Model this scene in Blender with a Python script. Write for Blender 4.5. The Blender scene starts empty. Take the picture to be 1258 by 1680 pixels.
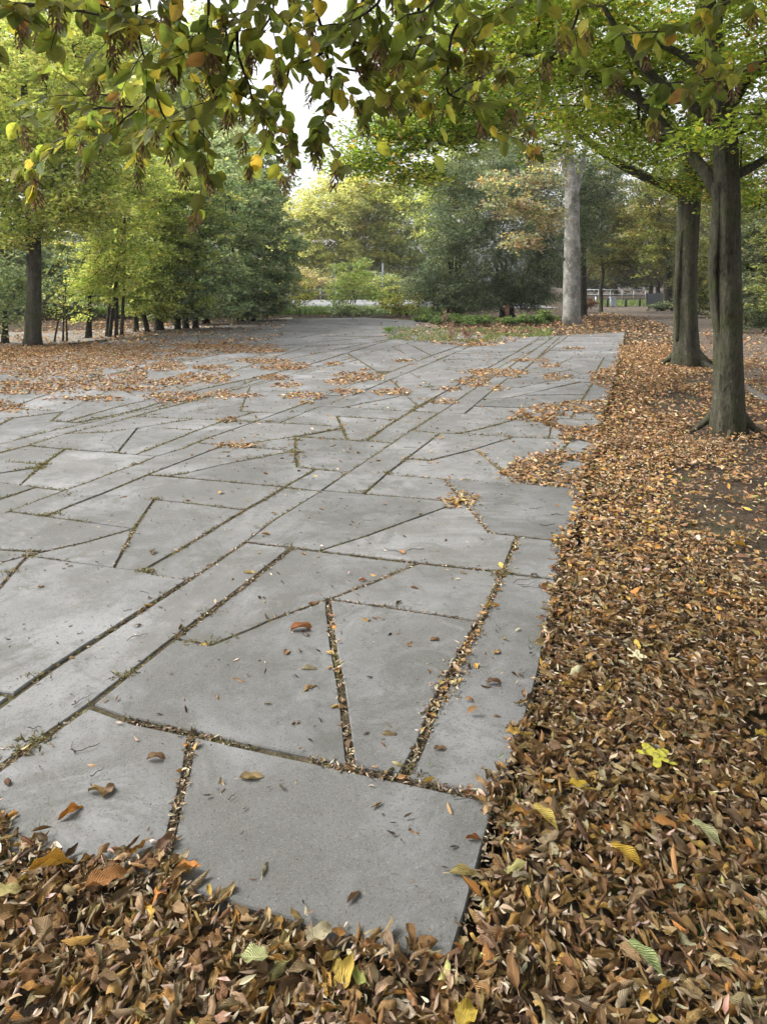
import bpy, math, random
import numpy as np
from mathutils import Vector, noise as mnoise
R = math.radians
RNG = np.random.default_rng(7)
sc = bpy.context.scene
col = sc.collection

# ------------------------------------------------------------------ camera
F, HOR, CAMH, CX = 1150.0, 465.0, 1.65, 629.0       # focal length in photo pixels, horizon row, eye height
cam = bpy.data.cameras.new('camera'); camo = bpy.data.objects.new('camera', cam); col.objects.link(camo)
camo.location = (0, 0, CAMH); camo.rotation_euler = (R(90), 0, 0)
cam.sensor_fit = 'VERTICAL'; cam.sensor_height = 36; cam.lens = 36*F/1680
cam.shift_y = (HOR-840)/1680.0
cam.clip_start = 0.05; cam.clip_end = 2000
sc.camera = camo

# ------------------------------------------------------------------ world, sun, exposure
SUN_EL, SUN_AZ = 46, 85      # azimuth: degrees left of the view direction
w = bpy.data.worlds.new('World'); sc.world = w; w.use_nodes = True
nt = w.node_tree; nt.nodes.clear()
sky = nt.nodes.new('ShaderNodeTexSky'); sky.sky_type = 'NISHITA'; sky.sun_disc = False
sky.sun_elevation = R(SUN_EL); sky.sun_rotation = R(-SUN_AZ)
sky.dust_density = 5.0; sky.air_density = 1.0; sky.ozone_density = 1.0
hs = nt.nodes.new('ShaderNodeHueSaturation'); hs.inputs['Saturation'].default_value = 0.16; hs.inputs['Value'].default_value = 1.15
bg = nt.nodes.new('ShaderNodeBackground'); bg.inputs['Strength'].default_value = 0.15
wo = nt.nodes.new('ShaderNodeOutputWorld')
nt.links.new(sky.outputs[0], hs.inputs['Color']); nt.links.new(hs.outputs[0], bg.inputs['Color']); nt.links.new(bg.outputs[0], wo.inputs['Surface'])
sl = bpy.data.lights.new('sun', 'SUN'); sl.energy = 1.5; sl.angle = R(25); sl.color = (1, 0.97, 0.92)
so = bpy.data.objects.new('sun', sl); col.objects.link(so)
sd = Vector((-math.sin(R(SUN_AZ))*math.cos(R(SUN_EL)), math.cos(R(SUN_AZ))*math.cos(R(SUN_EL)), math.sin(R(SUN_EL))))
so.rotation_euler = sd.to_track_quat('Z', 'Y').to_euler(); so.location = (0, 0, 40)
sc.view_settings.view_transform = 'Standard'; sc.view_settings.look = 'None'
sc.view_settings.exposure = 1.22; sc.view_settings.gamma = 1
sc.cycles.max_bounces = 6; sc.cycles.transparent_max_bounces = 4

# ------------------------------------------------------------------ helpers
def G(px, py, z=0.0):
    d = F*(CAMH-z)/(py-HOR)
    return np.array([(px-CX)/F*d, d, z])
def Wp(px, py, d):
    return np.array([(px-CX)/F*d, d, CAMH-(py-HOR)/F*d])
def to_px(x, y, z=0.0):
    return CX+F*x/y, HOR+F*(CAMH-z)/y

def mesh_obj(name, V, Q, mat, parent=None, smooth=True, colr=None, uv=None, mats=None, midx=None):
    V = np.asarray(V, np.float32).reshape(-1, 3)
    me = bpy.data.meshes.new(name)
    if isinstance(Q, np.ndarray):
        k = Q.shape[1]; nq = Q.shape[0]
        me.vertices.add(len(V)); me.vertices.foreach_set('co', V.ravel())
        me.loops.add(nq*k); me.loops.foreach_set('vertex_index', Q.astype(np.int32).ravel())
        me.polygons.add(nq); me.polygons.foreach_set('loop_start', np.arange(nq, dtype=np.int32)*k)
        try: me.polygons.foreach_set('loop_total', np.full(nq, k, np.int32))
        except Exception: pass
        me.update(calc_edges=True)
    else:
        me.from_pydata([tuple(map(float, v)) for v in V], [], [tuple(int(i) for i in q) for q in Q])
    me.materials.append(mat)
    if mats:
        for m_ in mats: me.materials.append(m_)
    me.polygons.foreach_set('use_smooth', np.full(len(me.polygons), smooth))
    if midx is not None: me.polygons.foreach_set('material_index', np.asarray(midx, np.int32))
    if colr is not None:
        a = me.color_attributes.new('Col', 'FLOAT_COLOR', 'POINT')
        c4 = np.ones((len(V), 4), np.float32); c4[:, :3] = colr
        a.data.foreach_set('color', c4.ravel())
    if uv is not None:
        u = me.uv_layers.new(name='UVMap')
        li = np.empty(len(me.loops), np.int32); me.loops.foreach_get('vertex_index', li)
        u.data.foreach_set('uv', np.asarray(uv, np.float32)[li].ravel())
    me.update()
    o = bpy.data.objects.new(name, me); col.objects.link(o)
    if parent: o.parent = parent
    return o
def tag(o, label=None, cat=None, group=None, kind=None):
    if label: o['label'] = label
    if cat: o['category'] = cat
    if group: o['group'] = group
    if kind: o['kind'] = kind
    return o
def empty(name, loc=(0, 0, 0)):
    o = bpy.data.objects.new(name, None); o.location = loc; col.objects.link(o); o.empty_display_size = .2
    return o

class MB:
    def __init__(s): s.v = []; s.q = []; s.n = 0
    def add(s, V, Q):
        s.v.append(np.asarray(V, float)); s.q += [tuple(int(i)+s.n for i in q) for q in Q]; s.n += len(V)
    def box(s, c, sz, rz=0.0):
        x, y, z = [k/2 for k in sz]
        P = np.array([[a, b, d] for d in (-z, z) for a, b in ((-x, -y), (x, -y), (x, y), (-x, y))])
        cr, sr = math.cos(rz), math.sin(rz)
        P = P @ np.array([[cr, sr, 0], [-sr, cr, 0], [0, 0, 1]])+np.array(c)
        s.add(P, [(3, 2, 1, 0), (4, 5, 6, 7), (0, 1, 5, 4), (1, 2, 6, 5), (2, 3, 7, 6), (3, 0, 4, 7)])
    def tube(s, path, rad, seg=8, flute=0.0, ph=0.0, cap=True):
        V, Q = tube(path, rad, seg, flute, ph)
        n = len(path)
        if cap: Q = Q+[tuple(range(seg))[::-1], tuple(range((n-1)*seg, n*seg))]
        s.add(V, Q)
    def build(s, name, mat, parent=None, smooth=True, loc=None):
        V = np.concatenate(s.v)
        if loc is not None: V = V-np.array(loc)
        return mesh_obj(name, V, s.q, mat, parent, smooth)

def tube(path, rad, seg=8, flute=0.0, ph=0.0):
    P = np.asarray(path, float); n = len(P)
    rad = np.broadcast_to(np.asarray(rad, float), (n,))
    T = np.gradient(P, axis=0); T /= (np.linalg.norm(T, axis=1)[:, None]+1e-9)
    ref = np.array([0, 0, 1.0]) if abs(T[0][2]) < .8 else np.array([1.0, 0, 0])
    V = np.zeros((n, seg, 3)); a = np.arange(seg)*2*math.pi/seg
    for i in range(n):
        u = ref-T[i]*np.dot(ref, T[i]); u /= np.linalg.norm(u)+1e-9; ref = u
        v = np.cross(T[i], u)
        r = np.full(seg, rad[i])
        if flute:
            z = P[i][2]
            r = r*(1+flute*(np.sin(a*3+ph+z*.35)+.6*np.sin(a*5+1.3*ph-z*.6)+.45*np.sin(a*8+ph*2+z*1.1)+.35*np.sin(a*2+z*2.1+ph)))
        V[i] = P[i]+np.cos(a)[:, None]*u*r[:, None]+np.sin(a)[:, None]*v*r[:, None]
    Q = []
    for i in range(n-1):
        for j in range(seg):
            k = (j+1) % seg
            Q.append((i*seg+j, i*seg+k, (i+1)*seg+k, (i+1)*seg+j))
    return V.reshape(-1, 3), Q

# value noise on arrays (for scatter densities)
_tab = RNG.random((64, 64))
def vnoise(x, y, s):
    x = np.asarray(x)/s+1000.0; y = np.asarray(y)/s+1000.0
    i = np.floor(x).astype(int); j = np.floor(y).astype(int); fx = x-i; fy = y-j
    fx = fx*fx*(3-2*fx); fy = fy*fy*(3-2*fy)
    t = lambda a, b: _tab[a % 64, b % 64]
    return (t(i, j)*(1-fx)+t(i+1, j)*fx)*(1-fy)+(t(i, j+1)*(1-fx)+t(i+1, j+1)*fx)*fy
def inpoly(x, y, poly):
    x = np.asarray(x, float); y = np.asarray(y, float); r = np.zeros(x.shape, bool); n = len(poly)
    for i in range(n):
        x0, y0 = poly[i]; x1, y1 = poly[(i+1) % n]
        c = ((y0 > y) != (y1 > y))
        if y0 == y1: continue
        r ^= c & (x < (x1-x0)*(y-y0)/(y1-y0)+x0)
    return r

# ------------------------------------------------------------------ materials
class NT:
    def __init__(s, name):
        s.m = bpy.data.materials.new(name); s.m.use_nodes = True; s.t = s.m.node_tree; s.t.nodes.clear()
        s.out = s.n('ShaderNodeOutputMaterial')
    def n(s, k, **kw):
        nd = s.t.nodes.new(k)
        for a, b in kw.items():
            if a in nd.inputs.keys(): nd.inputs[a].default_value = b
            else: setattr(nd, a, b)
        return nd
    def l(s, a, b): s.t.links.new(a, b)
    def noise(s, scale, detail=4, rough=.6, vec=None, dist=0.0):
        n = s.n('ShaderNodeTexNoise'); n.inputs['Scale'].default_value = scale; n.inputs['Detail'].default_value = detail
        n.inputs['Roughness'].default_value = rough; n.inputs['Distortion'].default_value = dist
        if vec is not None: s.l(vec, n.inputs['Vector'])
        return n.outputs[0]
    def ramp(s, fac, stops):
        r = s.n('ShaderNodeValToRGB'); e = r.color_ramp.elements
        while len(e) < len(stops): e.new(0.5)
        for k, (p, c) in enumerate(stops):
            e[k].position = p; e[k].color = (*c, 1) if len(c) == 3 else c
        s.l(fac, r.inputs[0]); return r.outputs[0]
    def mix(s, f, a, b, t='MIX'):
        m = s.n('ShaderNodeMix'); m.data_type = 'RGBA'; m.blend_type = t
        for sock, val in ((m.inputs[0], f), (m.inputs[6], a), (m.inputs[7], b)):
            if isinstance(val, (int, float)): sock.default_value = val
            elif isinstance(val, tuple): sock.default_value = (*val, 1)
            else: s.l(val, sock)
        return m.outputs[2]
    def math(s, op, a, b=0.0):
        m = s.n('ShaderNodeMath'); m.operation = op
        for sock, val in ((m.inputs[0], a), (m.inputs[1], b)):
            if isinstance(val, (int, float)): sock.default_value = val
            else: s.l(val, sock)
        return m.outputs[0]
    def bump(s, h, strength=.5, dist=.01, prev=None):
        b = s.n('ShaderNodeBump'); b.inputs['Strength'].default_value = strength; b.inputs['Distance'].default_value = dist
        s.l(h, b.inputs['Height'])
        if prev is not None: s.l(prev, b.inputs['Normal'])
        return b.outputs[0]
    def pos(s):
        return s.n('ShaderNodeNewGeometry').outputs['Position']
    def fin(s, colr, rough=.8, normal=None, spec=.3, metal=0.0):
        p = s.n('ShaderNodeBsdfPrincipled'); p.inputs['Specular IOR Level'].default_value = spec
        p.inputs['Metallic'].default_value = metal
        if isinstance(colr, tuple): p.inputs['Base Color'].default_value = (*colr, 1)
        else: s.l(colr, p.inputs['Base Color'])
        if isinstance(rough, (int, float)): p.inputs['Roughness'].default_value = rough
        else: s.l(rough, p.inputs['Roughness'])
        if normal is not None: s.l(normal, p.inputs['Normal'])
        s.l(p.outputs[0], s.out.inputs[0]); s.p = p
        return s.m

def m_concrete():
    t = NT('weathered_concrete'); p = t.pos()
    oi = t.n('ShaderNodeObjectInfo').outputs['Random']
    big = t.noise(1.1, 5, .62, p); mid = t.noise(7, 6, .72, p); fine = t.noise(120, 3, .7, p); grit = t.noise(260, 1, .5, p)
    c = t.ramp(big, [(.37, (.092, .091, .086)), (.5, (.142, .141, .138)), (.62, (.208, .207, .206))])
    c = t.mix(t.ramp(mid, [(.35, (0, 0, 0)), (.75, (.9,)*3)]), c, (.178, .176, .172))
    c = t.mix(t.ramp(t.noise(2.7, 7, .75, p, .8), [(.50, (0, 0, 0)), (.60, (.7,)*3)]), c, (.088, .088, .078))
    c = t.mix(t.ramp(t.noise(.55, 6, .78, p, 1.2), [(.47, (0, 0, 0)), (.56, (.65,)*3)]), c, (.108, .104, .096))
    c = t.mix(t.ramp(t.noise(19, 5, .8, p), [(.54, (0, 0, 0)), (.68, (.45,)*3)]), c, (.095, .09, .08))
    c = t.mix(t.ramp(t.noise(3.4, 7, .8, t.n('ShaderNodeMapping', vector_type='POINT').outputs[0] if False else p, 2.0), [(.57, (0, 0, 0)), (.68, (.4,)*3)]), c, (.235, .233, .228))
    c = t.mix(t.ramp(fine, [(.32, (.8,)*3), (.45, (0, 0, 0))]), c, (.062, .060, .056))
    c = t.mix(t.ramp(grit, [(.61, (0, 0, 0)), (.74, (.5,)*3)]), c, (.27, .265, .257))
    c = t.mix(1.0, c, t.ramp(oi, [(0, (.84, .845, .85)), (.35, (.965, .97, .98)), (.7, (1.04, 1.045, 1.06)), (1, (1.155, 1.155, 1.175))]), 'MULTIPLY')
    b = t.bump(fine, .35, .004); b = t.bump(mid, .3, .012, b)
    return t.fin(c, .85, b, .22)
def m_soil(name='soil', a=(.055, .04, .028), b=(.12, .09, .065), moss=None, sc_=9):
    t = NT(name); p = t.pos(); n1 = t.noise(sc_, 8, .7, p); n2 = t.noise(60, 4, .7, p)
    c = t.ramp(n1, [(.35, a), (.65, b)])
    c = t.mix(t.ramp(n2, [(.55, (0, 0, 0)), (.7, (.5,)*3)]), c, (.22, .17, .12))
    if moss: c = t.mix(t.ramp(t.noise(2.2, 6, .7, p), [(moss[0], (0, 0, 0)), (moss[1], (1, 1, 1))]), c, t.ramp(n2, [(.3, (.05, .058, .02)), (.7, (.14, .145, .055))]))
    return t.fin(c, .95, t.bump(n2, .8, .02, t.bump(n1, .5, .03)), .1)
def m_leaf(name, trans=.35, rough=.5, veins=False, spots=None, spec=.3):
    t = NT(name)
    a = t.n('ShaderNodeAttribute', attribute_name='Col').outputs['Color']; c = a; nrm = None
    if veins:
        uv = t.n('ShaderNodeTexCoord').outputs['UV']; sep = t.n('ShaderNodeSeparateXYZ'); t.l(uv, sep.inputs[0])
        dv = t.math('ABSOLUTE', t.math('SUBTRACT', sep.outputs[1], .5))
        ph = t.math('SUBTRACT', t.math('MULTIPLY', sep.outputs[0], 82.0), t.math('MULTIPLY', dv, 60.0))
        s = t.math('SINE', ph); s1 = t.math('POWER', t.math('ADD', t.math('MULTIPLY', s, .5), .5), 3.0)
        mid = t.math('LESS_THAN', dv, .022)
        hgt = t.math('MAXIMUM', s1, mid)
        c = t.mix(t.math('MULTIPLY', hgt, veins), c, t.mix(.5, c, (.5, .42, .28)))
        nrm = t.bump(hgt, .9, .006)
    if spots:
        p = t.pos()
        c = t.mix(t.ramp(t.noise(45, 3, .6, p), [(.52, (0, 0, 0)), (.68, (spots[3],)*3)]), c, spots[:3])
    p = t.n('ShaderNodeBsdfPrincipled'); p.inputs['Roughness'].default_value = rough; p.inputs['Specular IOR Level'].default_value = spec
    t.l(c, p.inputs['Base Color'])
    if nrm is not None: t.l(nrm, p.inputs['Normal'])
    tr = t.n('ShaderNodeBsdfTranslucent'); c2 = t.mix(1.0, c, (1.2, 1.16, .72), 'MULTIPLY'); t.l(c2, tr.inputs[0])
    ms = t.n('ShaderNodeMixShader'); ms.inputs[0].default_value = trans
    t.l(p.outputs[0], ms.inputs[1]); t.l(tr.outputs[0], ms.inputs[2]); t.l(ms.outputs[0], t.out.inputs[0])
    return t.m
def m_bark(name, a, b, c3, vs=.12, streak=9):
    t = NT(name); p = t.pos(); mp = t.n('ShaderNodeMapping'); mp.inputs['Scale'].default_value = (1, 1, vs); t.l(p, mp.inputs[0])
    n1 = t.noise(streak, 7, .68, mp.outputs[0], .4); n2 = t.noise(2.3, 5, .6, p); n3 = t.noise(38, 5, .7, mp.outputs[0])
    c = t.ramp(n1, [(.33, a), (.62, b)])
    c = t.mix(t.ramp(n2, [(.48, (0, 0, 0)), (.66, (.8,)*3)]), c, c3)
    c = t.mix(t.ramp(t.noise(6, 6, .75, p), [(.6, (0, 0, 0)), (.68, (.75,)*3)]), c, tuple(min(.5, k*1.9) for k in b))
    c = t.mix(t.ramp(n3, [(.36, (.7,)*3), (.5, (0, 0, 0))]), c, tuple(k*.45 for k in a))
    return t.fin(c, .9, t.bump(n3, .8, .02, t.bump(n1, 1.0, .07)), .15)
def m_flat(name, c, rough=.6, metal=0.0, var=.25, scale=8):
    t = NT(name); n = t.noise(scale, 5, .65, t.pos())
    k = t.ramp(n, [(.3, tuple(v*(1-var) for v in c)), (.7, tuple(min(1, v*(1+var)) for v in c))])
    return t.fin(k, rough, t.bump(t.noise(scale*9, 3, .6, t.pos()), .15, .004), .35, metal)

M = dict(
    concrete=m_concrete(),
    joint=m_soil('joint_soil', (.035, .028, .02), (.11, .088, .06), (.50, .66), 14),
    ground=m_soil('woodland_soil', (.035, .027, .02), (.085, .064, .046), (.56, .72), 3),
    gravel=m_soil('gravel_path', (.16, .145, .125), (.26, .24, .215), None, 2.5),
    dirt=m_soil('dirt_path', (.07, .057, .045), (.135, .112, .09), None, 2.5),
    road=m_flat('road_asphalt', (.20, .20, .205), .9, 0, .1, 2),
    litter=m_leaf('dry_leaf', .12, .62, .32, (.11, .06, .03, .5), .15),
    litter_far=m_leaf('dry_leaf_plain', .1, .75, spec=.12),
    green=m_leaf('green_leaf', .55, .42, .35, (.20, .13, .035, .5), .35),
    foliage=m_leaf('foliage', .48, .65, spec=.12),
    needles=m_leaf('yew_foliage', .25, .75, spec=.06),
    grass=m_leaf('grass_blade', .35, .6),
    seeds=m_leaf('dry_seed', .2, .7),
    bark_h=m_bark('hornbeam_bark', (.030, .028, .020), (.092, .086, .062), (.052, .060, .024), .35, 6),
    bark_s=m_bark('pale_sycamore_bark', (.15, .145, .125), (.40, .385, .355), (.085, .085, .06), .7, 3.5),
    bark_d=m_bark('dark_bark', (.022, .019, .015), (.07, .062, .046), (.045, .05, .026), .3, 7),
    twig=m_flat('dark_twig', (.045, .034, .026), .8, 0, .4, 30),
    weed=m_flat('dry_weed', (.26, .15, .11), .9, 0, .4, 20),
    metal=m_flat('galvanised_metal', (.33, .35, .36), .5, .5, .15, 12),
    darkmetal=m_flat('dark_painted_metal', (.03, .032, .036), .55, .2, .3, 12),
    bin=m_flat('grey_bin_metal', (.32, .35, .39), .5, .2, .12, 10),
    stone=m_flat('kerb_stone', (.10, .095, .085), .85, 0, .25, 8),
)
# ------------------------------------------------------------------ the paved area: joints read as lines, slabs are the faces between them
BOUND = [(268,1440),(278,1456),(500,1521),(742,1588),(772,1490),(797,1390),(812,1338),(806,1310),(830,1290),(862,1195),(888,1100),(905,1000),(915,950),(925,888),
 (955,845),(962,800),(958,770),(978,735),(982,705),(990,676),(1002,640),(1012,600),(1019,575),(1025,545),(960,548),(860,553),(740,545),(700,527),(600,521),(430,524),
 (340,538),(200,556),(60,585),(-200,610),(-700,700),(-900,950),(-700,1350),(-100,1385)]
J = '''-60,1303 27,1240 147,1157 287,1047 403,960 476,901
-60,1195 0,1157 90,1093 173,1040 297,960 403,889 448,854 498,823 527,805 565,780 600,757 674,707 734,669 767,645 828,607 853,590 897,560
0,1137 20,1140
609,800 636,776 669,751 722,711
764,677 811,638
859,607 871,596
888,583 906,570
814,596 845,579
859,570 878,558
403,889 476,898 524,904 600,913.5 688,924 812,937 835,940 891,947 915,950
850,881 831,923 807,976 794,1007 750,1090 719,1146 690,1223 664,1270
147,1157 217,1182 310,1202 420,1227 500,1244 571,1260 659,1278 754,1299 806,1310
315,1205 307,1263 290,1330 273,1410 268,1440
538,985 547,1060 560,1127 573,1233 576,1258
287,1047 313,1051 347,1057 419,1028 440,1018 533,985 600,960 648,940 686,924
543,984 647,998 770,1017 783,1020
0,924 48,911 138,891 219,868
48,911 21,940 0,965 -20,985
48,911 64,914 100,919.5 186,931 226.6,936 260,944.5 305,951
254,819 219,871 188,931
254,819 300,824 400,836
243,930 300,898 402.5,836 433.5,819 467,799 518,770
243,779 300,783.6 467,799 529,805 588.6,810 688,818 741,823
729,785 748,809 767,831 803,875
803,875 848,880 881,884 925,888
524,904 600,880 671.5,854 741,829
639,779 729,786 838,793 962,802
781,737 822,772 847,793.9
669,753 705,755 781,736 841,717
674,707 719,711 755,712 841,717 900,719 975,722
753,711 791,702.5 824,694 860,683 900,670
734,677.5 796,680 838,683.5 900,686
600,723 636,726
698,676 725,678
600,723 648,691 681,671.5 700,662
487,716 570,721.6 600,723
484,717 485,748 488,767
488,767 518,770 569.5,774
274,780 300,778 362,763 467,743 485,740
86,843 119,829 172,808.6 243,779 300,757 352,737
0,843 19,840 79,848 138,856 224,868
21.5,837 102.5,806 143,792 195.6,772 229,761 253,750 300,736 343,718 388,702.5 410,695
0,819 52.5,801.5
31,795.5 55,798.6 105,804
33,795.6 71.5,762 107,737
-20,755 0,757 43,760 69,763
0,776.5 62,767
48,731 107,737 191,743 253,748
0,743 48,731 112,711 167,698 195.6,690.6 224,682 295,677.7 386,664.6
112,712 172,709.7 224,702.6 300,690.6
300,687 362,689.4 412,692 505,696.6 553,700
250,701 300,705 321,706
231,743 276.6,725 300,716 324,706 362,693 414.5,677.5
193,743 224,705
0,729 67,711 112,701 143,694
86,690.6 129,693
0,696.6 19,687
86,690.6 105,675 133.5,662
19,686 64,681 105,675
45,671.5 105,675
112,692 153,679 196,667 229,660
129,693 203,677.5 229,671.5 255,663
395,675 402.5,655
395,675 453,678
419,692 453,679 498,663 533,649 580,630 622,618 712,582 750,569
638,624 691,602
462,693 510,672.6 545,661 572,650
545,668 617,672.6 676.6,675
552.6,683 595.5,686 653,689
552.6,683 569,718
419,726 476.5,718 553,704
348,729 426,735.5 462,738
579,665.5 657.5,650
662,644 679,661
569,649 602.6,649
691,622.6 717,639
593,594 612,606
450,612 521.5,594 583.6,575
507,606 574,588
612,577 660,565
655,576 669.5,584
679,569 693,576
719.5,590 750,577
681,613 752.6,605
824,655 857,648 905,637.5
855,635 912,623
862,647 893,660
952.6,659 964.6,640
800,667 848,668.5
879,648 960,647
900,693.5 905,702
902.5,700.7 982,700
864,606.5 905,602 938,587
914,598 955,615
981,603 988,591
795.6,655 838.5,652.5 879,643
815,636 853,636 900,625
955,621 1006,625
905,700 900,719
918,745 934,722
905,780 918,745
847.6,793.95 860,770 918,745
388,640 500,612
330,652 395,632 450,612
260,650 290,640
180,640 300,615 420,585
300,600 380,590
420,600 470,590
200,610 330,585
540,560 700,545
470,570 560,565
900,625 1006,630
938,587 1015,585
830,622 880,615
-40,900 20,903
-60,860 0,843
-150,960 -60,945 0,924
-200,1060 -60,1010 -20,985
-150,1160 -60,1140
-120,700 -40,690 20,668
-150,800 -60,790 0,776.5
150,620 200,640
60,630 150,620 260,600
-60,660 60,630'''
J = [[tuple(map(float, p.split(','))) for p in ln.split()] for ln in J.split('\n')]

def seg_hit(p, q, a, b):
    """parameter t along p->q (may exceed 1) and u along a-b"""
    rx, ry = q[0]-p[0], q[1]-p[1]; sx, sy = b[0]-a[0], b[1]-a[1]
    den = rx*sy-ry*sx
    if abs(den) < 1e-9: return None
    t = ((a[0]-p[0])*sy-(a[1]-p[1])*sx)/den; u = ((a[0]-p[0])*ry-(a[1]-p[1])*rx)/den
    return t, u
def pave_faces():
    lines = [list(l) for l in J]; bsegs = [(BOUND[i], BOUND[(i+1) % len(BOUND)]) for i in range(len(BOUND))]
    for rnd in range(2):
        for li, l in enumerate(lines):
            others = bsegs+[(m_[i], m_[i+1]) for mi, m_ in enumerate(lines) if mi != li for i in range(len(m_)-1)]
            for end in (0, 1):
                q = l[0] if end == 0 else l[-1]; p = l[1] if end == 0 else l[-2]
                L = math.hypot(q[0]-p[0], q[1]-p[1]); best = None; ok = False
                for a, b in others:
                    h = seg_hit(p, q, a, b)
                    if h is None or not (-1e-3 <= h[1] <= 1+1e-3): continue
                    if (1-min(5/L, .45)) <= h[0] <= 1.0+1e-6: ok = True; break
                    if h[0] > 1 and (best is None or h[0] < best): best = h[0]
                if ok or best is None: continue
                ex = best+0.3/L
                nq = (p[0]+(q[0]-p[0])*ex, p[1]+(q[1]-p[1])*ex)
                if end == 0: l[0] = nq
                else: l[-1] = nq
    segs = bsegs+[(m_[i], m_[i+1]) for m_ in lines for i in range(len(m_)-1)]
    cuts = [[0.0, 1.0] for _ in segs]
    for i in range(len(segs)):
        for k in range(i+1, len(segs)):
            h = seg_hit(*segs[i], *segs[k])
            if h and -1e-6 <= h[0] <= 1+1e-6 and -1e-6 <= h[1] <= 1+1e-6:
                cuts[i].append(min(1, max(0, h[0]))); cuts[k].append(min(1, max(0, h[1])))
    pts = []; idx = {}
    def vid(x, y):
        for i, (a, b) in enumerate(pts):
            if abs(a-x) < .9 and abs(b-y) < .45: return i
        pts.append((x, y)); return len(pts)-1
    E = set()
    for (a, b), c in zip(segs, cuts):
        c = sorted(c); vs = [vid(a[0]+(b[0]-a[0])*t, a[1]+(b[1]-a[1])*t) for t in c]
        for u, v in zip(vs, vs[1:]):
            if u != v: E.add((min(u, v), max(u, v)))
    adj = {}
    for u, v in E: adj.setdefault(u, set()).add(v); adj.setdefault(v, set()).add(u)
    stack = [v for v in adj if len(adj[v]) == 1]
    while stack:
        v = stack.pop()
        if len(adj[v]) != 1: continue
        u = adj[v].pop(); adj[u].discard(v)
        if len(adj[u]) == 1: stack.append(u)
    nxt = {}
    for v in adj:
        ns = sorted(adj[v], key=lambda u: math.atan2(pts[u][1]-pts[v][1], pts[u][0]-pts[v][0]))
        for i, u in enumerate(ns): nxt[(u, v)] = ns[(i-1) % len(ns)]
    seen = set(); faces = []
    for e in list(nxt):
        if e in seen: continue
        f = []; c = e
        while c not in seen:
            seen.add(c); f.append(c[0]); c = (c[1], nxt[c])
        A = sum(pts[f[i]][0]*pts[f[(i+1) % len(f)]][1]-pts[f[(i+1) % len(f)]][0]*pts[f[i]][1] for i in range(len(f)))/2
        faces.append((A, [pts[i] for i in f]))
    big = max(faces, key=lambda z: abs(z[0]))
    sgn = 1 if big[0] < 0 else -1
    return [f for A, f in faces if A*sgn > 12 and len(f) >= 3]
# ------------------------------------------------------------------ slabs
def area(g): return sum(g[i][0]*g[(i+1) % len(g)][1]-g[(i+1) % len(g)][0]*g[i][1] for i in range(len(g)))/2
def clip(g, n, c):
    r = []
    for i in range(len(g)):
        a, b = g[i], g[(i+1) % len(g)]; da = a[0]*n[0]+a[1]*n[1]-c; db = b[0]*n[0]+b[1]*n[1]-c
        if da >= 0: r.append(a)
        if (da >= 0) != (db >= 0):
            t = da/(da-db); r.append((a[0]+(b[0]-a[0])*t, a[1]+(b[1]-a[1])*t))
    return r
def split_big(g, lim):
    if abs(area(g)) < lim or len(g) < 3: return [g] if len(g) >= 3 else []
    cx = sum(p[0] for p in g)/len(g); cy = sum(p[1] for p in g)/len(g)
    ex = max(p[0] for p in g)-min(p[0] for p in g); ey = max(p[1] for p in g)-min(p[1] for p in g)
    a = RNG.uniform(-.35, .35)+(0 if ex > ey else math.pi/2)
    n = (math.cos(a), math.sin(a)); c = cx*n[0]+cy*n[1]+RNG.uniform(-.4, .4)
    return split_big(clip(g, n, c), lim)+split_big(clip(g, (-n[0], -n[1]), -c), lim)
def inset(g, w):
    n = len(g); out = []
    for i in range(n):
        p0, p, p1 = np.array(g[i-1]), np.array(g[i]), np.array(g[(i+1) % n])
        a = p-p0; b = p1-p; la, lb = np.linalg.norm(a), np.linalg.norm(b)
        if la < 1e-6 or lb < 1e-6: continue
        a /= la; b /= lb; na = np.array([-a[1], a[0]]); nb = np.array([-b[1], b[0]])
        m = na+nb; L = np.dot(m, m)
        if L < .15: m = na; k = w
        else: k = min(2*w/L, w*2.5)
        out.append(tuple(p+m*k))
    return out
def clean(g, eps=.012):
    r = []
    for p in g:
        if not r or math.hypot(p[0]-r[-1][0], p[1]-r[-1][1]) > eps: r.append(p)
    if len(r) > 2 and math.hypot(r[0][0]-r[-1][0], r[0][1]-r[-1][1]) < eps: r.pop()
    return r
faces = []
for f in pave_faces():
    g = clean([tuple(G(*p)[:2]) for p in f])
    if len(g) < 3: continue
    if area(g) < 0: g = g[::-1]
    cy = np.mean([p[1] for p in g])
    faces += split_big(g, 4.2 if cy > 9 else 1e9)
faces = [g for g in faces if abs(area(g)) > .04]
faces = [g if area(g) > 0 else g[::-1] for g in faces]
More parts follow.
